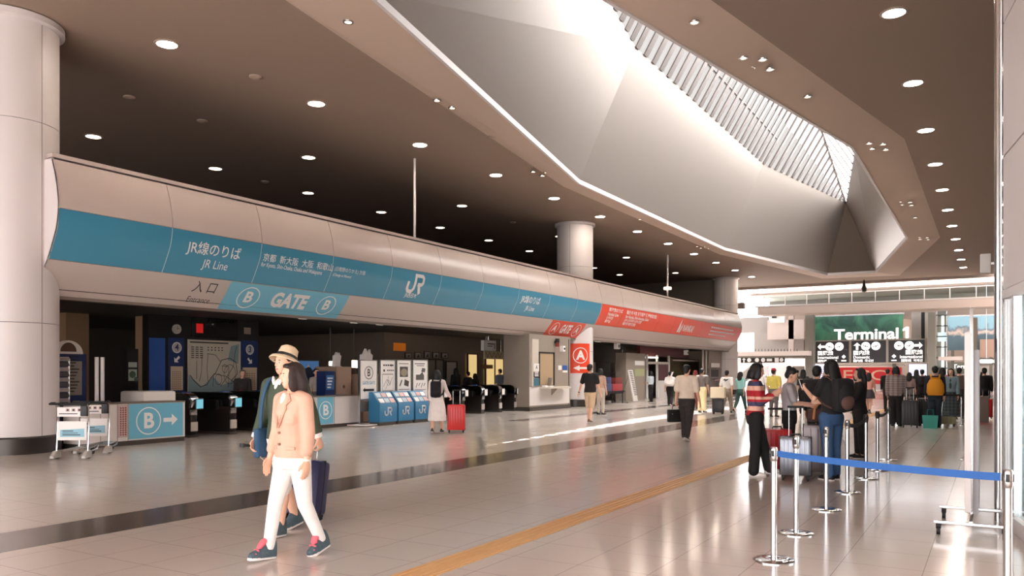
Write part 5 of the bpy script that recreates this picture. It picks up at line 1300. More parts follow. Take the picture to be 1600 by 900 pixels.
        for k in range(4):
            b0 = wr + d2 * (.088 - .006 * abs(k - 1.2)) + w_ * (.031 - .021 * k); L1 = (.042, .046, .044, .034)[k]
            c1 = .25 + g * .9; c2 = .55 + g * 1.5
            p1 = b0 + (d2 * math.cos(c1) + n_ * math.sin(c1)) * L1; p2 = p1 + (d2 * math.cos(c2) + n_ * math.sin(c2)) * L1 * .85
            capsule(mb, wr + d2 * .06 + w_ * (.026 - .018 * k), b0, .010, .0095, 8); capsule(mb, b0, p1, .0092, .0085, 8); capsule(mb, p1, p2, .0085, .007, 8)
        b0 = wr + d2 * .028 + w_ * .03; p1 = b0 + (d2 * .7 + w_ * .55 + n_ * .35).normalized() * .042; p2 = p1 + (d2 * .85 + w_ * .1 + n_ * (.3 + g)).normalized() * .034
        capsule(mb, b0, p1, .0125, .0105, 8); capsule(mb, p1, p2, .0105, .008, 8)
    link('body', remesh(mb, vox, 2 if lod == 0 else 2, s), skin, t)
    # ---- face
    if lod < 2 or True:
        for sg in (-1, 1):
            m = MB().ell(Hd(sg * .030, .0835, 1.618), (.0125, .0055, .0060), 10, 8, hrot).mesh('eye', 60); m.transform(Matrix.Scale(s, 4)); e_ = link('eye', m, EYEW, t)
            m = MB().ell(Hd(sg * .030, .0870, 1.618), (.0062, .0035, .0062), 8, 6, hrot).mesh('iris', 60); m.transform(Matrix.Scale(s, 4)); link('iris', m, EYED, e_)
            if lod < 2: m = MB().ell(Hd(sg * .032, .088, 1.640), (.019, .006, .0038), 8, 6, hrot).mesh('eyebrow', 60); m.transform(Matrix.Scale(s, 4)); link('eyebrow', m, hairmat, t)
        m = MB().ell(Hd(0, .0935, 1.558), (.021, .009, .0065), 10, 6, hrot).mesh('mouth', 60); m.transform(Matrix.Scale(s, 4)); link('mouth', m, LIP, t)
    # ---- hair
    m = MB(); m.ell(Hd(0, -.022, 1.648), (.086, .096, .092), 16, 12, hrot); m.ell(Hd(0, -.055, 1.60), (.072, .062, .075), 14, 10, hrot)
    m.ell(Hd(0, .044, 1.702), (.064, .034, .026), 12, 8, hrot)
    if hair in ('bob', 'long'):
        for sg in (-1, 1): m.ell(Hd(sg * .070, .012, 1.60), (.022, .050, .085), 10, 8, hrot)
        zz = hairlen; k = 7; rings = []
        for i in range(k + 1):
            z = 1.66 + (zz - 1.66) * i / k; wv = .090 + (.018 if hair == 'bob' else .012) * math.sin(PI * i / k) - (.03 if i == k else 0); yy = -.05 - .03 * min(1, i / 3)
            rings.append([Hd(math.cos(2 * PI * j / 14) * wv, yy + math.sin(2 * PI * j / 14) * (.055 if hair != 'bob' else .075) + (.02 if hair == 'bob' else 0), z) for j in range(14)])
        m.loft(rings)
        if hair == 'bob':
            for sg in (-1, 1): m.ell(Hd(sg * .078, .020, 1.545), (.026, .048, .075), 10, 8, hrot)
    if hair == 'bun': m.ell(Hd(0, -.09, 1.70), (.045, .045, .045), 12, 8)
    if hair == 'pony': capsule(m, Hd(0, -.11, 1.66), Hd(0, -.15, 1.45), .035, .02)
    link('hair', remesh(m, max(vox, .009), 2, s), hairmat, t)
    # ---- clothes
    if bottom is not None:
        m = MB(); inf = .018
        if btype in ('trousers', 'shorts'):
            torso(m, .80, 1.03, inf)
            for sd in 'RL':
                hip, kn, an, F = J[sd]
                if blen > .5:
                    q = (blen - .5) / .5; capsule(m, hip, kn, .088 * legfat + .020, .072 * legfat, 16); capsule(m, kn, kn.lerp(an, q), .072 * legfat, .060 * legfat + (.014 if legfat > 1 else -.006), 16)
                else: capsule(m, hip, hip.lerp(kn, blen * 2), .088 * legfat + .020, .088, 16)
        else:
            # skirt or dress skirt: rings from the waist to the hem, wide enough for the stride
            fwd = max(J['R'][1].y, J['L'][1].y, .05); bk = min(J['R'][2].y * .5, J['L'][2].y * .5, -.05)
            rings = []; n = 24; z0 = 1.06 + dz.z
            for i in range(9):
                z = z0 + (hem - z0) * i / 8; k = i / 8
                wx = .138 + (.055 + .09 * (flare - 1) + .0) * min(1, k * 2.2) + .05 * flare * k; wy = .105 + .035 * min(1, k * 2) + (fwd - bk) * .35 * k
                cy = (fwd + bk) / 2 * k * .8
                rings.append([Vector((math.cos(2 * PI * j / n) * wx * (1 + .03 * k * math.cos(j * PI)), cy + math.sin(2 * PI * j / n) * wy * (1 + .03 * k * math.cos(j * PI)), z)) for j in range(n)])
            m.loft(rings)
        link({'trousers': 'trousers', 'shorts': 'shorts', 'skirt': 'skirt'}[btype], remesh(m, vox * 1.1, 4, s), bottom, t)
    if top is not None:
        m = MB(); torso(m, tlen, 1.462, tinf)
        if fem:
            for sg in (-1, 1): m.ell(U(sg * .065, .074, 1.25), (.066 + tinf, .042 + tinf, .072 + tinf), 12, 8)
        for sd in 'RL':
            sh, el, wr, d1, d2, sg = arms[sd]; r0 = (.043 if fem else .052) + tinf; r1 = (.034 if fem else .039) + tinf
            capsule(m, U(sg * .09, 0, 1.415), sh, .048 + tinf, r0)
            if sleeve <= .5: capsule(m, sh, sh.lerp(el, sleeve * 2), r0, r1 + .008)
            else: capsule(m, sh, el, r0, r1); capsule(m, el, el.lerp(wr, (sleeve - .5) * 2), r1, .030 + tinf * .8)
        link('top', remesh(m, vox * 1.1, 3, s), top, t)
    for sd in 'RL':
        if bare and False: continue
        shoe_parts(t, J[sd][3], shoes or RUBBER, sole or M('pale_sole', (196, 190, 184), .6), s, hightop, tongue)
        if socks:
            hip, kn, an, F = J[sd]; m = capsule(MB(), an + (kn - an) * .22, an, .046, .043).mesh('sock', 60); m.transform(Matrix.Scale(s, 4)); link('sock', m, socks, t)
    if hat:
        kind, hm = hat; m = MB(); tilt = HM @ Matrix.Translation((0, -.018, 1.66)) @ Matrix.Rotation(.42 if kind == 'straw' else .12, 4, 'X')
        if kind == 'straw': prof = [(.0, .115), (.055, .118), (.085, .095), (.096, .01), (.10, .0), (.14, -.015), (.155, -.04), (.15, -.045), (.10, -.012), (.092, -.005), (.08, .085), (.0, .108)]
        else: prof = [(.0, .085), (.06, .075), (.09, .03), (.094, -.01), (.088, -.01), (.0, .07)]
        m.lathe((0, 0, 0), prof, 28)
        if kind == 'cap': m.prism([(-.07, .06), (-.055, .13), (0, .155), (.055, .13), (.07, .06)], (0, 0, 0), XP, YP, .012)
        me = m.mesh('hat', 60); me.transform(Matrix.Scale(s, 4) @ tilt); hh = link('hat', me, hm, t)
        if kind == 'straw':
            me = MB().lathe((0, 0, 0), [(.0985, .004), (.099, .03), (.097, .03), (.096, .004)], 28, closed=True).mesh('hat_band', 60); me.transform(Matrix.Scale(s, 4) @ tilt); link('hat_band', me, INK, hh)
    P.hand = {sd: world(arms[sd][2] + arms[sd][4] * .085) for sd in 'RL'}
    P.H = HM; P.U = lambda *q: world(U(*q)); P.lu = U; P.lm = LM
    return P

# ---------------------------------------------------------------- luggage
def suitcase(label, x, y, rz, w=.42, d=.24, h=.62, mat=None, ribs=5, handle=.35, tilt=0, vertical=True, trim=None, group=None):
    """shell, ribs, wheels, telescopic handle; the wide face looks along local -Y"""
    t = thing('suitcase', label, 'suitcase', (x, y, 0), rz, group)
    if tilt: t.rotation_euler = (tilt, 0, rz)
    z0 = .07; sh = MB(); sh.box((0, 0, z0 + h / 2), (w, d, h), 0, .05); sh.build('shell', mat, t)
    for i in range(ribs):
        q = -w / 2 + w * (i + 1) / (ribs + 1)
        for sg in (-1, 1): MB().box((q, sg * d / 2, z0 + h / 2), (w * .07, .016, h * .84), 0, .006).build('rib', mat, t)
    MB().box((0, 0, z0 + h / 2), (w + .006, .014, h + .006), 0, .004).build('zip_band', trim or RUBBER, t)
    for a in (-1, 1):
        for b in (-1, 1):
            k = MB(); k.cyl((a * (w / 2 - .05) - .014, b * (d / 2 - .04), .032), (a * (w / 2 - .05) + .014, b * (d / 2 - .04), .032), .032, n=14); k.box((a * (w / 2 - .05), b * (d / 2 - .04), .062), (.05, .05, .03), 0, .01); k.build('wheel', RUBBER, t)
    MB().tube([(-.07, 0, z0 + h), (-.06, 0, z0 + h + .03), (.06, 0, z0 + h + .03), (.07, 0, z0 + h)], .012).build('carry_grip', trim or RUBBER, t)
    if handle:
        hd = MB()
        for q in (-.09, .09): hd.cyl((q, d / 2 - .03, z0 + h - .02), (q, d / 2 - .03, z0 + h + handle), .009, n=10)
        hd.build('handle_rods', STEEL, t); MB().box((0, d / 2 - .03, z0 + h + handle), (.23, .03, .035), 0, .012).build('handle_grip', RUBBER, t)
    return t
def backpack(P, label, mat, w=.30, h=.44, d=.16, z=1.02, sack=False, straps=None, cat='backpack', lean=0):
    """worn on the back of a person"""
    s = P.s; t = thing('backpack', label, cat, P.t.location, P.rz)
    Mx = Matrix.Scale(s, 4) @ P.lm
    m = MB()
    if sack: m.lathe((0, -.20, z), [(.0, 0), (w * .45, .0), (w * .55, .08), (w * .52, h * .6), (w * .36, h * .86), (w * .22, h * .92), (w * .30, h), (0, h * .95)], 20, sy=.62)
    else: m.box((0, -.13 - d / 2, z + h / 2), (w * .98, d * .9, h * .96), 0, .07); m.ell((0, -.14 - d * .55, z + h * .47), (w * .46, d * .62, h * .47), 18, 14)
    me = m.mesh('bag', 50); me.transform(Mx); link('bag', me, mat, t)
    m = MB()
    if sack: m.tube([(math.cos(2 * PI * k / 20) * w * .25, -.20 + math.sin(2 * PI * k / 20) * w * .16, z + h * .91) for k in range(20)], .010, 6, True); nm = 'drawstring'
    else: m.ell((0, -.135 - d, z + h * .30), (w * .34, .055, h * .22), 16, 12); nm = 'front_pocket'
    me = m.mesh(nm, 50); me.transform(Mx); link(nm, me, straps or mat, t)
    for sg in (-1, 1):
        m = MB(); pts = [(sg * .10, -.14, z + h * .9), (sg * .105, -.09, 1.46), (sg * .11, .0, 1.50), (sg * .115, .085, 1.44), (sg * .13, .135, 1.33), (sg * .155, .10, 1.2), (sg * .165, -.02, 1.1), (sg * .12, -.14, z + .06)]
        m.strip(catmull([Vector(p) for p in pts] if False else pts, 3), (1, 0, 0), .045, .012); me = m.mesh('strap', 60); me.transform(Mx); link('strap', me, straps or mat, t)
    return t
def toward(ax, ay, bx, by):
    v = Vector((bx - ax, by - ay)).normalized(); return (v.x, v.y)
AWAY = (0, 1); NEAR = (0, -1); RIGHT = (1, 0); LEFT = (-1, 0)
WHITEC = cloth('white', (236, 232, 228)); BLACKC = cloth('black', (22, 20, 21)); DENIM = cloth('denim', (52, 84, 122))
# the couple in front
pose = dict(R=(.29, .10, -.08), L=(-.14, .34, .26), aR=(.06, .10, .28, .02), aL=(-.02, .13, .14, .06))
pose_f = dict(pose)
BLZ = cloth('blazer', (214, 170, 148), .8)
SNK = M('sneaker_print', (66, 84, 92), .6, noise=.55, nscale=40); PINKT = M('sneaker_pink', (248, 104, 116), .6); SOLEW = M('sneaker_sole', (232, 228, 224), .5)
w = person('woman in a beige blazer and white trousers walking in front, dark bob hair', -5.05, 4.83, (-.10, -1), 1.64, pose, 'f', 0, top=BLZ, sleeve=.84, tlen=.90, tinf=.026, bottom=WHITEC, blen=.97, legfat=.93,
           hair='bob', hairmat=HAIRD, hairlen=1.44, shoes=SNK, sole=SOLEW, look=-.35, nod=.05, hightop=True, tongue=PINKT, socks=BLACKC)
s = w.s
def on_torso(pts, lm): return [lm @ Vector(p) for p in pts]
def add_part(P, name, mb, mat, smooth=60, posed=True):
    me = mb.mesh(name, smooth); me.transform(Matrix.Scale(P.s, 4) @ (P.lm if posed else Matrix.Identity(4))); return link(name, me, mat, P.t)
# blouse and lapels on the front of the blazer
m = MB(); m.prism([(-.035, 1.475), (.045, 1.475), (.012, 1.22), (.0, 1.20)], (0, 0, 0), XP, ZP, .001); m.b.free()
m = MB(); m.ell((.004, .088, 1.37), (.040, .038, .10), 14, 10); add_part(w, 'blouse', m, WHITEC)
for sg in (-1, 1):
    m = MB(); A = [(sg * .055, .075, 1.462), (sg * .105, .095, 1.40), (sg * .075, .125, 1.36), (sg * .085, .130, 1.33), (sg * .01, .155, 1.16), (sg * .022, .135, 1.28)]
    m._new([Vector(p) for p in A] + [Vector(p) + Vector((0, .012, 0)) for p in A], [(0, 1, 2, 3, 4, 5), (11, 10, 9, 8, 7, 6)] + [(i, (i + 1) % 6, 6 + (i + 1) % 6, 6 + i) for i in range(6)]); add_part(w, 'lapel', m, cloth('lapel', (202, 156, 134), .8), None)
for z in (1.12, 1.02): add_part(w, 'button', MB().cyl((.012, .125, z), (.012, .146, z), .012, n=14), M('button_brown', (150, 112, 92), .4))
for sg in (-1, 1): add_part(w, 'pocket_flap', MB().box((sg * .10, .105, .985), (.085, .02, .03), -sg * .45, .006), BLZ)
sh, el, wr, d1, d2, sg = w.arms['L']
m = MB().cyl(wr - d2 * .012, wr + d2 * .004, .031, n=20); add_part(w, 'bracelet', m, M('bracelet_white', (240, 234, 228), .3), 60, False)
pose_m = dict(R=(-.18, .22, .20), L=(.24, .10, -.08), aR=(.10, .16, .25, .12), aL=(-.30, .22, .12, .2))
GRN = cloth('green_jacket', (62, 74, 58), .75)
mn = person('man in a straw hat and dark green jacket walking half behind the woman', -5.86, 5.50, (.06, -1), 1.76, pose_m, 'm', 0, top=GRN, sleeve=.86, tlen=.90, tinf=.028, bottom=cloth('ivory_shorts', (234, 228, 220)), btype='shorts', blen=.62,
            hair='short', hairmat=HAIRB, shoes=SNK, sole=SOLEW, hightop=True, look=-.15, gripR=.7, gripL=.9, hat=('straw', M('straw', (226, 204, 172), .8, noise=.12, nscale=80, bump=.4)))
add_part(mn, 'vest', MB().ell((0, .066, 1.20), (.075, .078, .24), 16, 12), cloth('dark_vest', (44, 44, 52)))
m = MB(); m.ell((.0, .088, 1.38), (.030, .042, .085), 12, 10); add_part(mn, 'shirt_front', m, WHITEC)
for sg in (-1, 1): add_part(mn, 'collar', MB().prism([(sg * .012, 1.42), (sg * .05, 1.49), (sg * .058, 1.45), (sg * .03, 1.37)], (0, .090, 0), XP, ZP, -.02), WHITEC, None)
for sd in 'RL':
    sh, el, wr, d1, d2, sg = mn.arms[sd]; add_part(mn, 'cuff', MB().cyl(wr - d2 * .075, wr - d2 * .01, .048, .046, 20), WHITEC, 60, False)
# blue shoulder bag strap with the bag
t = thing('shoulder_bag', 'blue shoulder bag on a strap worn by the man in the straw hat', 'bag', mn.t.location, mn.rz)
Mx = Matrix.Scale(mn.s, 4) @ mn.lm; BB = cloth('blue_bag', (44, 78, 108))
me = MB().strip(catmull([(.10, -.08, 1.44), (.105, .0, 1.485), (.11, .09, 1.45), (.12, .15, 1.32), (.15, .155, 1.14), (.19, .12, 1.0)], 4), (1, 0, 0), .034, .010).mesh('strap', 60); me.transform(Mx); link('strap', me, BB, t)
me = MB().box((.215, .06, .86), (.07, .20, .28), 0, .03).mesh('bag', 60); me.transform(Mx); link('bag', me, BB, t)
p = mn.hand['R']; t = thing('selfie_stick', 'thin selfie stick with black grip held by the straw hat man', 'selfie stick', p)
MB().tube([(.0, .10, .0), (0, -.10, .03)], .014).build('grip', INK, t); MB().tube([(.0, -.02, .0), (.16, .05, -.16)], .006).build('rod', STEEL, t); MB().box((0, -.12, .03), (.05, .03, .04), 0, .008).build('phone_clamp', INK, t)
NVY = M('suitcase_navy', (30, 32, 76), .5)
suitcase('navy suitcase rolling behind the man in the straw hat', -6.22, 6.02, .30, .50, .26, .56, NVY, 4, .34, -.22)
# woman with backpack
WD = cloth('white_dress', (240, 230, 224)); a = G(683, 677)
P1 = person('woman in a long white dress and black backpack beside the bright red suitcase', a.x, a.y, (-.45, .9), 1.63, dict(R=(.28, .08, 0), L=(-.2, .3, .3), aR=(.45, .25, .35, .3), aL=(.05, .12, .2, .05)), 'f', 1, top=WD, sleeve=.9, tlen=.95, tinf=.022, bottom=WD, btype='skirt', hem=.34, flare=1.05, hair='bob', hairlen=1.46, gripR=.8)
backpack(P1, 'black backpack on the woman in the white dress', BLACKC, .30, .46, .16, .98)
a = G(713, 676); RSC = M('suitcase_red', (206, 34, 30), .35)
suitcase('bright red ribbed suitcase standing by the woman in the white dress', a.x, a.y, .55, .46, .27, .66, RSC, 6, .36)
# man in black tee
a = G(922, 661)
P2 = person('man in a black shirt and beige shorts walking away past the red A sign', a.x, a.y, (.05, 1), 1.80, dict(R=(-.16, .16, .1), L=(.14, .06, 0), aR=(.10, .20, .15, .2), aL=(-.10, .30, .10, .34)), 'm', 1, top=BLACKC, sleeve=.36, tlen=.90, tinf=.024, bottom=cloth('beige_shorts', (206, 178, 146)), btype='shorts', blen=.48, hairmat=HAIRD, shoes=M('sandal', (120, 92, 76), .7))
sh, el, wr, d1, d2, sg = P2.arms['L']; add_part(P2, 'watch', MB().cyl(wr - d2 * .01, wr + d2 * .012, .032, n=16), INK, 60, False)
person('person mostly hidden behind the man in the black shirt', -12.2, 26.6, (.2, 1), 1.68, PS, 'f', 2, top=cloth('tan_top', (196, 160, 140)), bottom=cloth('pale_trousers', (200, 186, 172)), hair='bob', hairlen=1.48)
# man with briefcase
a = G(1073, 688)
CREAMS = cloth('cream_shirt', (232, 214, 194)); DKT = cloth('dark_trousers', (48, 42, 40))
P3 = person('man in a cream short sleeved shirt and dark trousers walking away with a briefcase', a.x, a.y, (.06, 1), 1.72, dict(R=(-.16, .28, .35), L=(.16, .06, 0), aR=(.12, .16, .2, .12), aL=(-.02, .16, .12, .14)), 'm', 1, top=CREAMS, sleeve=.42, tlen=.96, tinf=.034, bottom=DKT, blen=.98, legfat=1.12, hairmat=HAIRB, shoes=M('leather_black', (18, 15, 14), .35), gripL=.9)
add_part(P3, 'belt', MB().lathe((0, 0, .985), [(.166, 0), (.17, .035), (.15, .035), (.15, 0)], 24, closed=True, sy=.78), INK)
def briefcase(p, rz, label, mat, w=.40, h=.30, d=.11):
    t = thing('briefcase', label, 'briefcase', p, rz)
    MB().box((0, 0, -h / 2 - .07), (w, d, h), 0, .025).build('bag', mat, t); MB().tube([(-.09, 0, -.075), (-.08, 0, -.01), (-.05, 0, .01), (.05, 0, .01), (.08, 0, -.01), (.09, 0, -.075)], .010).build('handle', mat, t)
    MB().box((0, -d / 2 - .004, -.12), (w * .9, .012, .08), 0, .005).build('flap', mat, t)
    for q in (-.11, .11): MB().box((q, -d / 2 - .012, -.17), (.03, .01, .04), 0, .003).build('clasp', STEEL, t)
    return t
briefcase(P3.hand['L'] + Vector((0, 0, -.02)), P3.rz + .9, 'black briefcase in the left hand of the man in the cream shirt', M('leather_case', (22, 20, 20), .4))
# people near the A gates
a = G(1097, 645); GT = cloth('grey_pattern', (110, 100, 98))
person('person in pale yellow trousers and grey top right of the briefcase carrier', a.x, a.y, (.1, 1), 1.70, PS, 'm', 2, top=GT, sleeve=.45, bottom=cloth('cream_yellow', (240, 222, 176)), legfat=1.1)
a = G(1086, 640)
person('person in a dark red cap half hidden behind the man with the briefcase', a.x, a.y, (-.5, .8), 1.62, dict(PS, aR=(.9, .3, 1.6, -.2)), 'f', 2, top=cloth('peach_top', (206, 150, 124)), bottom=cloth('brown_skirt', (120, 60, 50)), hair='bob', hairmat=HAIRR, hat=('cap', cloth('dark_red_cap', (120, 34, 36))))
a = G(1136, 646)
P4 = person('man in a white printed shirt and grey trousers beside a black suitcase', a.x, a.y, (.05, 1), 1.66, dict(PW, aL=(-.1, .25, .2, .2)), 'm', 1, top=WHITEC, sleeve=.42, tlen=.93, bottom=cloth('stone_trousers', (168, 152, 140)), legfat=1.05, gripL=.8, shoes=M('leather_black', (18, 15, 14), .35))
f = Flat().poly([(-.12, -.02), (-.03, .03), (.0, .0), (.12, .04), (.05, -.04)]).poly([(-.06, -.05), (.02, -.03), (.0, -.07)]); o = f.on('shirt_print', INK, P4.t, (0, -.150, 1.28), (1, 0, 0), ZP, .0); o.data.transform(Matrix.Identity(4))
a = G(1122, 647)
suitcase('black ribbed suitcase with a pale box on top beside the man in the white shirt', a.x, a.y, .1, .42, .26, .50, M('suitcase_black', (30, 27, 26), .4), 7, .30)
o = MB().box((0, 0, .205), (.52, .34, .40), 0, .02).build('carton', M('pale_carton', (240, 226, 196), .6)); o.location = (a.x, a.y - .0, .603); o.rotation_euler.z = .1; tag(o, 'pale yellow white carton riding on the black ribbed suitcase', 'carton')
a = G(1047, 635)
P5 = person('person in a white top with a white bag across the back near the maroon fascia', a.x, a.y, (-.2, 1), 1.62, PW2, 'm', 1, top=WHITEC, sleeve=.45, bottom=BLACKC, legfat=1.1)
t = backpack(P5, 'white duffel bag slung across the back of the person near the maroon fascia', cloth('bag_white', (232, 226, 220)), .46, .26, .18, 1.06, cat='bag')
o = thing('poster_tube', 'pale tube sticking up from the white duffel bag', 'tube', P5.U(.0, -.25, 1.28)); MB().cyl((0, 0, 0), (.16, 0, .40), .035).build('tube', PAPER, o); MB().cyl((.16, 0, .40), (.17, 0, .425), .038).build('cap', STEEL, o)
a = G(1017, 629)
person('clerk in a pale blue top and dark trousers by the white framed shop front', a.x, a.y, (-.9, .3), 1.60, dict(PS, aL=(.3, .1, 1.0, -.2)), 'f', 2, top=cloth('pale_blue', (190, 200, 206)), sleeve=.45, bottom=BLACKC, hair='bob', hairlen=1.48)
a = G(1157, 646)
person('woman in a mint green top walking away right of the white printed shirt', a.x, a.y, (.25, 1), 1.62, PW, 'f', 1, top=cloth('mint', (152, 206, 200)), sleeve=.5, tlen=.86, bottom=cloth('teal_trousers', (62, 92, 88)), btype='trousers', blen=.85, hair='long', hairlen=1.36)
person('dark haired person in white beyond the woman in the mint green top', -9.1, 37.5, (.1, 1), 1.68, PS, 'm', 2, top=WHITEC, bottom=cloth('mid_grey', (110, 104, 100)))
# travellers in the roped queue
a = G(1180, 744)
STR = stripes('striped_knit', [(0, (176, 32, 44)), (.30, (226, 176, 156)), (.52, (66, 66, 96)), (.74, (176, 32, 44)), (.86, (226, 176, 156))], .30, .02)
Q1 = person('woman in a red, pink and navy striped top and black trousers', a.x, a.y, (.9, .35), 1.68, dict(R=(-.02, .05, 0), L=(.30, .05, -.05), aR=(.15, .14, 1.95, -.25), aL=(.25, .14, 1.85, -.25)), 'f', 1, top=STR, sleeve=.92, tlen=.93, tinf=.022, bottom=BLACKC, blen=.99, legfat=1.15, hair='bob', hairlen=1.47, nod=.25, shoes=WHITEC)
a2 = Vector((-2.72, 12.95, 0))
Q2 = person('person in a light grey shirt with short hair reading a tablet in the queue', a2.x, a2.y, (.85, .2), 1.62, dict(PH, aR=(.30, .10, 1.15, -.22), aL=(.35, .10, 1.15, -.22)), 'f', 1, top=cloth('heather_grey', (176, 174, 178)), sleeve=.40, tlen=.92, bottom=BLACKC, hair='bun', nod=.42, gripR=.4, gripL=.4)
p = (Q2.hand['R'] + Q2.hand['L']) / 2
o = thing('tablet', 'thin tablet held by the person in the light grey shirt', 'tablet', p + Vector((.06, .01, .03)), Q2.rz); o.rotation_euler = (.45, 0, Q2.rz)
MB().box((0, .05, 0), (.26, .18, .010), 0, .004).build('case', M('tablet_grey', (120, 124, 128), .3), o); MB().box((0, .05, .007), (.23, .155, .002)).build('screen', M('tablet_screen', (180, 196, 200), .2), o)
a3 = G(1299, 750)
Q3 = person('woman with very long black hair, black top and blue jeans in the queue', a3.x, a3.y, (-.75, .55), 1.72, dict(R=(.04, .03, 0), L=(-.04, .04, 0), aR=(.30, .10, 1.2, -.25), aL=(.55, .10, 1.65, -.10)), 'f', 1, top=cloth('black_top', (24, 22, 24)), sleeve=.30, tlen=.95, tinf=.022, bottom=DENIM, blen=.98, legfat=1.06, hair='long', hairlen=1.20, nod=.15, gripL=.6)
o = thing('mobile_phone', 'small pale phone held up by the woman with very long black hair', 'phone', Q3.hand['L'] + Vector((0, 0, .03)), Q3.rz); o.rotation_euler = (1.1, 0, Q3.rz); MB().box((0, 0, 0), (.075, .15, .009), 0, .004).build('case', PAPER, o); MB().box((0, 0, .006), (.066, .13, .002)).build('screen', INK, o)
backpack(Q3, 'big black backpack on the woman in blue jeans', cloth('black_pack', (28, 26, 28)),   .33, .50, .17, .98, straps=cloth('pack_strap', (96, 70, 62)))
Q4 = person('traveller in black with a large black backpack behind the tablet reader', -2.65, 14.9, (.1, 1), 1.66, PS, 'm', 1, top=BLACKC, bottom=BLACKC, sleeve=.9)
backpack(Q4, 'large black backpack on the traveller standing behind the tablet reader', cloth('black_pack_2', (34, 32, 34)), .36, .54, .18, .96)
Q5 = person('fair haired person in dark clothes beyond the large black backpack', -2.9, 17.6, (.5, .8), 1.64, PS, 'f', 1, top=cloth('dark_coat', (40, 38, 40)), bottom=BLACKC, hair='bob', hairmat=M('hair_fair', (200, 176, 150), .5, noise=.2), hairlen=1.46)
person('dark haired woman in black facing left beyond the jeans wearing woman', -2.05, 15.6, (-.8, -.3), 1.62, PH, 'f', 1, top=BLACKC, bottom=BLACKC, sleeve=.9, hair='long', hairlen=1.3)
a = G(1209, 652)
person('person in a yellow shirt and red cap beyond the striped top', a.x, a.y, (.2, 1), 1.68, PS, 'm', 2, top=cloth('yellow', (236, 216, 110)), bottom=cloth('mid_grey', (110, 104, 100)), hat=('cap', cloth('red_cap', (190, 50, 50))))
person('dark haired person in grey between the yellow shirt and the black backpack', -6.0, 31.0, (0, 1), 1.66, PS, 'f', 2, top=cloth('charcoal', (58, 54, 54)), bottom=BLACKC, hair='bob')
# luggage of the queue
a = G(1211, 745); suitcase('tall red suitcase between the striped woman and the tablet reader', a.x - .06, a.y + .40, .5, .40, .25, .62, M('suitcase_red_dull', (178, 34, 38), .4), 5, .30)
a = G(1243, 750); suitcase('shiny silver ribbed suitcase in front of the queue', a.x, a.y, .2, .44, .26, .56, M('suitcase_silver', (112, 114, 120), .25, metal=.7), 7, .42, trim=INK)
SILV = M('suitcase_grey', (128, 118, 118), .35, metal=.3)
suitcase('large grey suitcase with a shopping bag on top beside the woman in jeans', -2.22, 12.70, .25, .50, .30, .70, SILV, 4, .0)
t = thing('tote_bag', 'dark brown tote bag with an orange strap lying on the large grey suitcase', 'bag', (-2.22, 12.70, .80), .25); MB().box((0, 0, .10), (.36, .22, .20), 0, .05).build('bag', cloth('brown_tote', (70, 44, 40)), t); MB().strip([(-.1, -.115, .05), (-.08, -.12, .24), (.0, -.06, .28), (.08, -.12, .24), (.1, -.115, .05)], (1, 0, 0), .03, .008).build('strap', M('orange_strap', (190, 120, 60), .6), t)
t = thing('carrier_bag', 'crumpled white carrier bag hanging on the side of the large grey suitcase', 'bag', (-1.93, 12.55, .25)); m = MB(); m.lathe((0, 0, 0), [(.0, 0), (.10, 0), (.12, .1), (.10, .25), (.05, .33), (.06, .38), (0, .36)], 14, sy=.7); m.build('bag', cloth('bag_white', (232, 226, 220)), t); MB().tube([(-.04, 0, .34), (-.03, 0, .46), (.03, 0, .46), (.04, 0, .34)], .008).build('handle', WHITEC, t)
suitcase('black suitcase behind the shiny silver one in the queue', -2.35, 13.6, .1, .42, .26, .60, M('suitcase_black', (30, 27, 26), .4), 5, .3)
# beyond the queue
a = G(1338, 646); PKT = stripes('pink_plaid', [(0, (226, 190, 180)), (.5, (206, 150, 146))], .08, second=[(0, (230, 200, 190)), (.5, (200, 140, 140))])
person('girl in a pale pink top and grey skirt, left of two walking away together', a.x, a.y, (.1, 1), 1.60, PW, 'f', 2, top=PKT, sleeve=.5, bottom=cloth('grey_skirt', (96, 92, 96)), btype='skirt', hem=.62, hair='bob')
person('girl in a salmon pink top and dark skirt, right of two walking away together', a.x + .42, a.y + .15, (.05, 1), 1.58, PW2, 'f', 2, top=cloth('salmon', (224, 160, 146)), sleeve=.5, bottom=cloth('dark_skirt', (60, 56, 60)), btype='skirt', hem=.62, hair='bob')
a = G(1400, 667)
PLD = stripes('grey_plaid', [(0, (150, 136, 132)), (.35, (96, 86, 88)), (.55, (168, 154, 148)), (.8, (110, 98, 98))], .13, second=[(0, (160, 146, 142)), (.5, (104, 94, 96))])
F1 = person('man in a grey checked shirt and black trousers standing with his back turned', a.x, a.y, (.05, 1), 1.72, PS, 'm', 1, top=PLD, sleeve=.95, tlen=.88, tinf=.03, bottom=BLACKC, legfat=1.12, hair='bob', hairlen=1.5)
a = G(1387, 644); person('man in dark clothes before the red counter left of the checked shirt', a.x, a.y, (0, 1), 1.68, PS, 'm', 2, top=BLACKC, sleeve=.9, bottom=BLACKC)
a = G(1421, 648); person('person in a grey brown top right beside the checked shirt', a.x, a.y, (.1, 1), 1.55, PS, 'f', 2, top=cloth('mauve_grey', (140, 118, 116)), bottom=cloth('mid_grey', (110, 104, 100)), hair='bob')
a = G(1432, 642); P6 = person('left one of the dark dressed pair before the right-hand pale screen', a.x, a.y, (0, 1), 1.66, PS, 'f', 2, top=BLACKC, sleeve=.9, bottom=BLACKC, hair='long', hairlen=1.3)
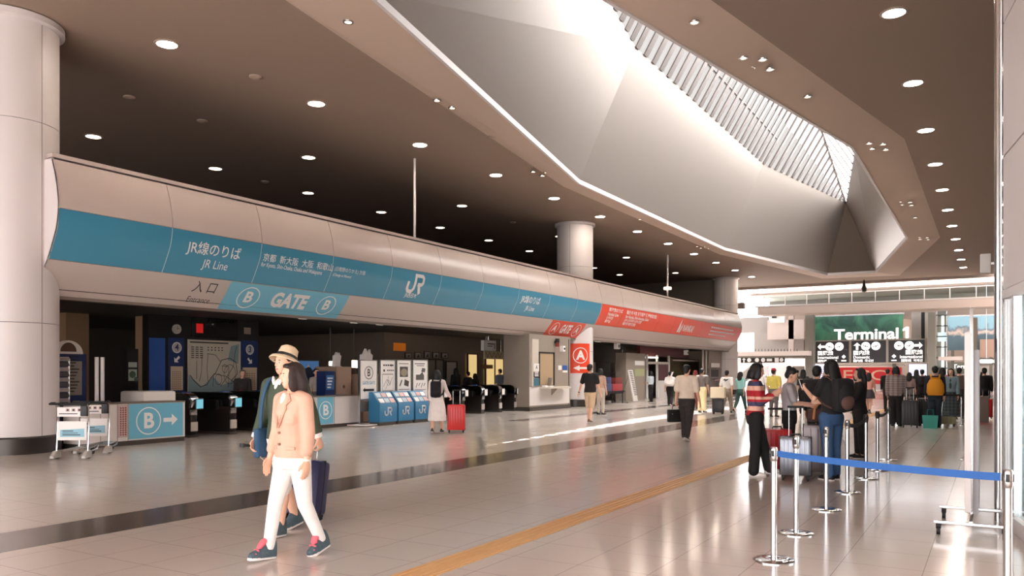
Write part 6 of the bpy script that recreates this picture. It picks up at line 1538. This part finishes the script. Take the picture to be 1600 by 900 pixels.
a = G(1441, 644); P7 = person('right one of the dark dressed pair before the right-hand pale screen', a.x, a.y, (0, 1), 1.66, PS, 'm', 2, top=BLACKC, sleeve=.9, bottom=BLACKC)
backpack(P7, 'black backpack on the right one of the dark dressed pair', cloth('black_pack', (28, 26, 28)))
a = G(1461, 669); F2 = person('person in a dark navy top carrying a mustard yellow drawstring bag', a.x, a.y, (-.1, 1), 1.72, PS, 'm', 1, top=cloth('dark_navy', (34, 36, 52)), sleeve=.9, bottom=cloth('navy_trousers', (30, 42, 54)), legfat=1.05)
t = backpack(F2, 'mustard yellow drawstring bag on the back of the person in dark navy', cloth('mustard', (226, 152, 34)), .40, .50, .2, .92, sack=True); 
a = G(1486, 662)
F3 = person('woman in a denim jacket and long dark plaid dress facing the camera', a.x, a.y, (-.1, -1), 1.66, PS, 'f', 1, top=cloth('denim_jacket', (128, 150, 160)), sleeve=.9, tlen=1.0, tinf=.028, bottom=stripes('dark_plaid', [(0, (58, 74, 78)), (.5, (84, 98, 100)), (.8, (36, 44, 50))], .10, second=[(0, (50, 62, 70)), (.6, (90, 100, 104))]), btype='skirt', hem=.22, flare=1.15, hair='long', hairlen=1.34, hairmat=HAIRD)
add_part(F3, 'dress_front', MB().ell((0, .085, 1.24), (.06, .07, .19), 14, 10), cloth('dress_teal', (58, 74, 78)))
a = G(1474, 656); person('dark haired person in a pink shirt raising both arms behind the denim jacket', a.x - .1, a.y + 1.6, (.3, 1), 1.72, dict(PS, aR=(1.2, .3, 1.4, -.3), aL=(1.2, .3, 1.4, -.3)), 'f', 2, top=cloth('rose', (206, 130, 132)), sleeve=.45, bottom=BLACKC, hair='bob')
a = G(1499, 655); person('person in a brown grey top at the right edge of the far queue', a.x, a.y, (.1, 1), 1.70, PS, 'm', 2, top=cloth('taupe', (96, 80, 74)), sleeve=.9, bottom=cloth('dark_trousers', (48, 42, 40)))
a = G(1536, 648); person('traveller in black beside the right-hand tall totem', a.x, a.y, (0, 1), 1.64, PW, 'f', 2, top=WHITEC, sleeve=.5, bottom=BLACKC, hair='bob')
a = G(1538, 652); P8 = person('dark clothed person with a bright red suitcase at the far right', a.x, a.y, (-.1, 1), 1.70, PS, 'm', 2, top=BLACKC, sleeve=.9, bottom=BLACKC)
suitcase('bright red suitcase at the far right by the dark clothed person', a.x + .05, a.y - 1.2, 0, .40, .26, .60, RSC, 5, .3)
# luggage by the far queue
a = G(1429, 668); suitcase('large black suitcase left of the yellow bag carrier', a.x - .1, a.y - .15, .1, .44, .28, .70, M('suitcase_black', (30, 27, 26), .4), 5, .35)
a = G(1441, 667); suitcase('wide black suitcase stood between the checked shirt and the yellow bag', a.x + .12, a.y + .35, -.1, .50, .30, .74, M('suitcase_black_2', (26, 24, 26), .5), 6, .0)
a = G(1418, 668); suitcase('grey suitcase right beside the man in the checked shirt', a.x - .08, a.y + .55, .1, .36, .25, .60, M('suitcase_grey_dark', (96, 92, 92), .4), 5, .4)
a = G(1455, 668); t = thing('shopping_bag', 'teal shopping bag on the floor by the yellow bag carrier', 'bag', (a.x, a.y - .4, 0)); MB().prism([(-.17, 0), (.17, 0), (.20, .36), (-.20, .36)], (0, .07, 0), XP, ZP, .14).build('bag', M('teal_bag', (36, 150, 136), .5), t)
for q in (-.06, .06): MB().tube([(-.08, q, .36), (-.07, q, .52), (.07, q, .52), (.08, q, .36)], .008).build('handle', M('teal_bag', (36, 150, 136), .5), t)
a = G(1479, 665); suitcase('low olive suitcase lying in front of the denim jacket woman', a.x, a.y - .4, .1, .50, .30, .22, M('suitcase_olive', (150, 146, 110), .5), 4, 0)
# people behind the gates
def back(px, py, X, H, label, **kw):
    q = onX(px, py, X); return person(label, X, q.y, kw.pop('head', (-1, .2)), H, kw.pop('pose', PS), kw.pop('sex', 'm'), 2, **kw)
q = back(379, 600, -18.72, 1.62, 'grey haired traveller in dark grey before the route map', head=(.8, -.5), top=cloth('charcoal', (58, 54, 54)), sleeve=.9, bottom=BLACKC, hairmat=M('hair_grey', (96, 90, 86), .5))
o = thing('handbag', 'bright red bag carried by the traveller behind the ticket gates', 'bag', q.hand['R'] + Vector((.12, .15, .02))); MB().box((0, 0, 0), (.16, .34, .30), 0, .05).build('bag', cloth('bright_red', (186, 30, 36)), o); MB().tube([(0, -.1, .14), (0, -.08, .26), (0, .08, .26), (0, .1, .14)], .01).build('handle', cloth('bright_red', (186, 30, 36)), o)
back(494, 596, -17.6, 1.66, 'clerk in a pale uniform beside the slim blue kiosk', head=(.9, -.3), top=cloth('pale_uniform', (170, 160, 150)), bottom=cloth('mid_grey', (110, 104, 100)), sex='f')
back(712, 598, -19.3, 1.72, 'tall figure in black behind the gates, leftmost of the waiting group', top=BLACKC, sleeve=.9, bottom=BLACKC, hair='bob')
back(731, 600, -19.2, 1.58, 'figure in a dark jacket behind the gates, second of the waiting group', top=cloth('dark_coat', (40, 38, 40)), sleeve=.9, bottom=BLACKC)
back(742, 604, -18.75, 1.50, 'short figure in black behind the gates, right end of the waiting group', top=BLACKC, sleeve=.9, bottom=BLACKC, hair='bob')
back(781, 600, -19.2, 1.70, 'man in a grey blue shirt behind the gates before the warm lit office', top=cloth('grey_blue', (120, 128, 146)), sleeve=.5, bottom=BLACKC)
back(808, 600, -19.2, 1.62, 'dark figure behind the gates before the bright office window', top=BLACKC, sleeve=.9, bottom=BLACKC)
# ---------------------------------------------------------------- tactile strip, ropes, trolleys, boards
TAC = M('tactile_ochre', (210, 166, 112), .6)
tp = thing('tactile_strip', 'ochre tactile guide strip running along the floor toward the terminal', 'floor strip', (-3.78, 0, 0)); tp['kind'] = 'structure'
MB().span((-.15, -6, 0), (.15, 60, .004)).build('base', TAC, tp)
for q in (-.105, -.035, .035, .105):
    m = MB()
    m.span((q - .016, -6, .004), (q + .016, 60, .009)); m.build('bar', TAC, tp)
def stanchion(x, y, label, group=None, top='steel', rz=0):
    t = thing('rope_stanchion', label, 'stanchion', (x, y, 0), rz, group)
    MB().lathe((0, 0, 0), [(.0, .012), (.03, .030), (.10, .024), (.155, .016), (.165, .008), (.165, 0)][::-1], 36).build('base_plate', CHROME, t)
    MB().cyl((0, 0, .015), (0, 0, .86), .0255, n=20).build('tube', CHROME, t)
    MB().lathe((0, 0, .82), [(.0, 0), (.026, 0), (.031, .015), (.031, .10), (.026, .115), (.0, .118)], 24).build('head', STEEL if top == 'steel' else DKSTEEL, t)
    for k in range(4):
        c, s_ = math.cos(k * PI / 2), math.sin(k * PI / 2); MB().box((c * .031, s_ * .031, .885), (.008, .022, .05), k * PI / 2, .003).build('belt_slot', INK, t)
    return t
s0 = G(1209, 876); s1 = G(1244, 834); s2 = G(1291, 797); s3 = G(1324, 770); s4 = G(1353, 748)
sR = Vector((.085, 5.95, 0))
s5 = G(1371, 735); s6 = G(1388, 719)
ST = [(s0, 'nearest of the left row of chrome stanchions, at the left end of the blue belt', 'steel'), (s1, 'second chrome stanchion from the front in the left row', 'steel'), (s2, 'third chrome stanchion from the front in the left row, before the jeans', 'steel'), (s3, 'fourth chrome stanchion in the row, right of the big black backpack', 'steel'), (s4, 'dark headed chrome stanchion fifth in the row', 'dark'), (s5, 'dark headed chrome stanchion sixth in the row', 'dark'), (s6, 'farthest chrome stanchion in the row, right of the checked shirt', 'steel'), (sR, 'big chrome stanchion nearest the camera at the right edge holding the blue belt', 'steel')]
for p, l, k in ST: stanchion(p.x, p.y, l, None, k)
p = G(1514, 719); stanchion(p.x, p.y, 'chrome stanchion half hidden behind the upright white panel on castors', None, 'steel')
def belt(a, b, mat, label, sag=.0):
    t = MB(); n = 12; d = (b - a); d.z = 0; d.normalize()
    pts = [a.lerp(b, i / n) + Vector((0, 0, .885 - sag * 4 * (i / n) * (1 - i / n))) for i in range(n + 1)]
    pts[0] += d * .043; pts[-1] -= d * .043
    t.strip(pts, ZP, .050, .004); o = t.build('queue_belt', mat); tag(o, label, 'belt barrier'); return o
belt(s0, sR, M('belt_blue', (40, 96, 168), .6), 'bright blue belt stretched across the front to the right-hand stanchion', .015)
BLK = M('belt_black', (30, 28, 28), .6)
belt(s3, s4, BLK, 'black belt between the fourth stanchion and the first dark headed one', .06); belt(s5, s6, BLK, 'black belt between the second dark headed stanchion and the farthest one', .05)
q0 = G(1388, 719); 
# black belt far queue
def fardark(px0, px1, py, label):
    a, b = G(px0, py), G(px1, py); 
    for p, l in ((a, 'left'), (b, 'right')): stanchion(p.x, p.y, '%s stanchion of the low black belt in front of the far queue' % l, None, 'dark')
    belt(a, b, BLK, label, .02)
fardark(1404, 1502, 664, 'low black belt running before the luggage of the far queue')
# upright panel on castors
t = thing('wheeled_panel', 'tall white upright panel seen edge on, on a chrome castor frame', 'partition panel', (-.17, 8.9, 0))
MB().box((-.03, .28, 1.07), (.055, .75, 1.72), 0, .008).build('front_panel', WHITE, t); MB().box((.035, .42, .98), (.05, .8, 1.58), 0, .008).build('rear_panel', M('panel_grey', (168, 164, 166), .4), t)
MB().box((.0, .0, 1.2), (.03, .06, 1.95), 0, .005).build('edge_post', STEEL, t)
for y in (-.22, .78):
    MB().box((0, y, .115), (.62, .03, .03), 0, .005).build('foot_bar', CHROME, t)
    for q in (-.27, .27):
        c = MB(); c.cyl((q - .016, y, .042), (q + .016, y, .042), .042, n=18); c.box((q, y, .08), (.045, .045, .05), 0, .008); c.build('castor', RUBBER, t)
MB().box((0, .28, .13), (.03, 1.0, .03), 0, .004).build('long_bar', CHROME, t)
a = G(1522, 661); o = thing('totem', 'tall pale brown totem pillar behind the white castor panel', 'totem', (a.x, a.y, 0)); MB().box((0, 0, 1.62), (.18, .5, 3.2), 0, .01).build('body', M('totem_pale', (196, 180, 166), .4), o); MB().box((0, 0, .03), (.26, .6, .06), 0, .01).build('base', DKSTEEL, o)
a = G(1535, 662); o = MB().box((0, 0, .42), (.24, .24, .80), 0, .02).build('litter_bin', M('brown_bin', (112, 98, 88), .5)); o.location = (a.x + .05, a.y - .1, .02); tag(o, 'low brown bin at the foot of the pale totem', 'bin')
p = onX(1545, 415, .05); 
o = thing('wall_speaker', 'small white box speaker high on the right-hand glazed wall', 'speaker', (-.02, onX(1546, 412, -.02).y if False else 20.0, 1.55 + (582 - 412) * 20.0 / 1455)); MB().box((-.10, 0, 0), (.2, .16, .42), 0, .02).build('cabinet', PAPER, o); MB().box((.06, 0, 0), (.14, .05, .05)).build('bracket', STEEL, o)

# ---- luggage trolleys by the column
def trolley(x, y, rz, label):
    t = thing('luggage_trolley', label, 'luggage trolley', (x, y, 0), rz)
    # local -Y looks toward the hall front, handle at the top
    w = .27
    for sg in (-1, 1):
        MB().tube([(sg * w, -.05, .10), (sg * w, .0, .55), (sg * w, -.02, .92), (sg * w, -.08, 1.0)], .017).build('upright', CHROME, t)
        MB().tube([(sg * w, -.05, .11), (sg * (w - .05), .45, .13), (sg * .10, .80, .16)], .015).build('side_rail', CHROME, t)
        k = MB(); k.loft([[Vector((sg * w + a, y_, z)) for a, z in ((-.035, .02), (.035, .02), (.03, h), (-.03, h))] for y_, h in ((-.22, .06), (-.12, .14), (.02, .15), (.06, .11))]); k.build('wheel_cover', M('trolley_cover', (176, 170, 164), .35), t)
        MB().cyl((sg * w - .02, -.02, .06), (sg * w + .02, -.02, .06), .06, n=18).build('wheel', RUBBER, t)
    MB().cyl((-.02, .78, .06), (.02, .78, .06), .06, n=18).build('front_wheel', RUBBER, t)
    MB().tube([(-w, -.08, 1.0), (-w - .06, -.12, 1.0), (-w - .05, -.20, .99), (w + .05, -.20, .99), (w + .06, -.12, 1.0), (w, -.08, 1.0)], .020).build('handle_bar', RUBBER, t)
    MB().tube([(-w, .02, .965), (w, .02, .965)], .014).build('cross_bar', RUBBER, t)
    b = MB().box((0, -.04, .84), (2 * w - .03, .03, .17), 0, .006).build('ad_panel', PAPER, t)
    f = Flat()
    for q in (-.07, .03, .13): f.rect(q - .035, -.005, q + .035, .055); 
    g = Flat(); g.rect(-.22, -.05, .10, -.035)
    for q in (-.07, .03, .13): g.disc(q, .025, .02, 10)
    f.on('pictogram_tile', M('pink_tile', (206, 172, 164), .5), b, (0, -.056, .85), XP, ZP, .002); g.on('lettering', INK, b, (0, -.056, .85), XP, ZP, .004)
    MB().box((w * .75, -.02, .86), (.12, .09, .2), 0, .02).build('brake_box', INK, t)
    b = MB().box((0, -.03, .50), (2 * w - .04, .02, .34), 0, .006).build('lower_ad_panel', PAPER, t)
    f = Flat().poly([(-.21, -.08), (.21, -.08), (.21, .07), (-.21, .05)]); f.on('ad_picture', M('ad_blue', (140, 190, 208), .5), b, (0, -.041, .47), XP, ZP, .002)
    f = Flat().rect(-.17, .02, .02, .035).rect(-.17, -.015, .1, -.005).rect(-.17, -.05, .14, -.035); f.on('lettering', INK, b, (0, -.041, .47), XP, ZP, .004)
    bs = MB()
    for q in range(7): bs.tube([(-w + .06 + q * .07, -.02, .15), (-.12 + q * .04, .72, .17)], .007, 6)
    bs.tube([(-w, -.03, .15), (w, -.03, .15)], .012, 6); bs.tube([(-.17, .5, .16), (.17, .5, .16)], .010, 6)
    bs.build('basket_grid', CHROME, t)
    MB().tube([(-.16, .02, .66), (-.16, .26, .60), (.16, .26, .60), (.16, .02, .66)], .012).build('small_basket', CHROME, t)
    return t
a = G(112, 716); 
trolley(a.x + .05, a.y, .62, 'front luggage trolley with white advertising panels by the big column')
trolley(a.x - .50, a.y + .74, .62, 'rear luggage trolley nested behind the front one by the big column')

# ---------------------------------------------------------------- groups of repeats
GROUPS = {'ticket_gate': 'ticket gates', 'rope_stanchion': 'chrome queue stanchions', 'signboard': 'white signboards in a row', 'leaflet_stand': 'blue leaflet stands', 'picture_frame': 'framed notices on the brown wall',
          'luggage_trolley': 'luggage trolleys by the column', 'display_cutout': 'pale cut-out displays', 'smoke_detector': 'ceiling detectors', 'gate_post': 'glossy white posts', 'soffit_lamp': 'lamps under the sign beam edge',
          'hanging_speaker': 'speakers under the sign beam', 'display_box': 'boxes on the sales table', 'wall_lamp': 'small lamps in the dark', 'queue_belt': 'queue belts', 'suitcase': 'suitcases of the travellers', 'person': 'people in the station hall',
          'backpack': 'backpacks worn by travellers', 'display_screen': 'pale flight screens', 'pipe': 'thin pale pipes', 'ceiling_post': 'slim posts on the sign beam', 'gate_counter': 'gate counters with B panels', 'billboard': 'terminal billboards'}
for o in list(SC.objects):
    k = o.name.split('.')[0]
    if o.parent is None and k in GROUPS and 'group' not in o and o.get('kind') is None: o['group'] = GROUPS[k]
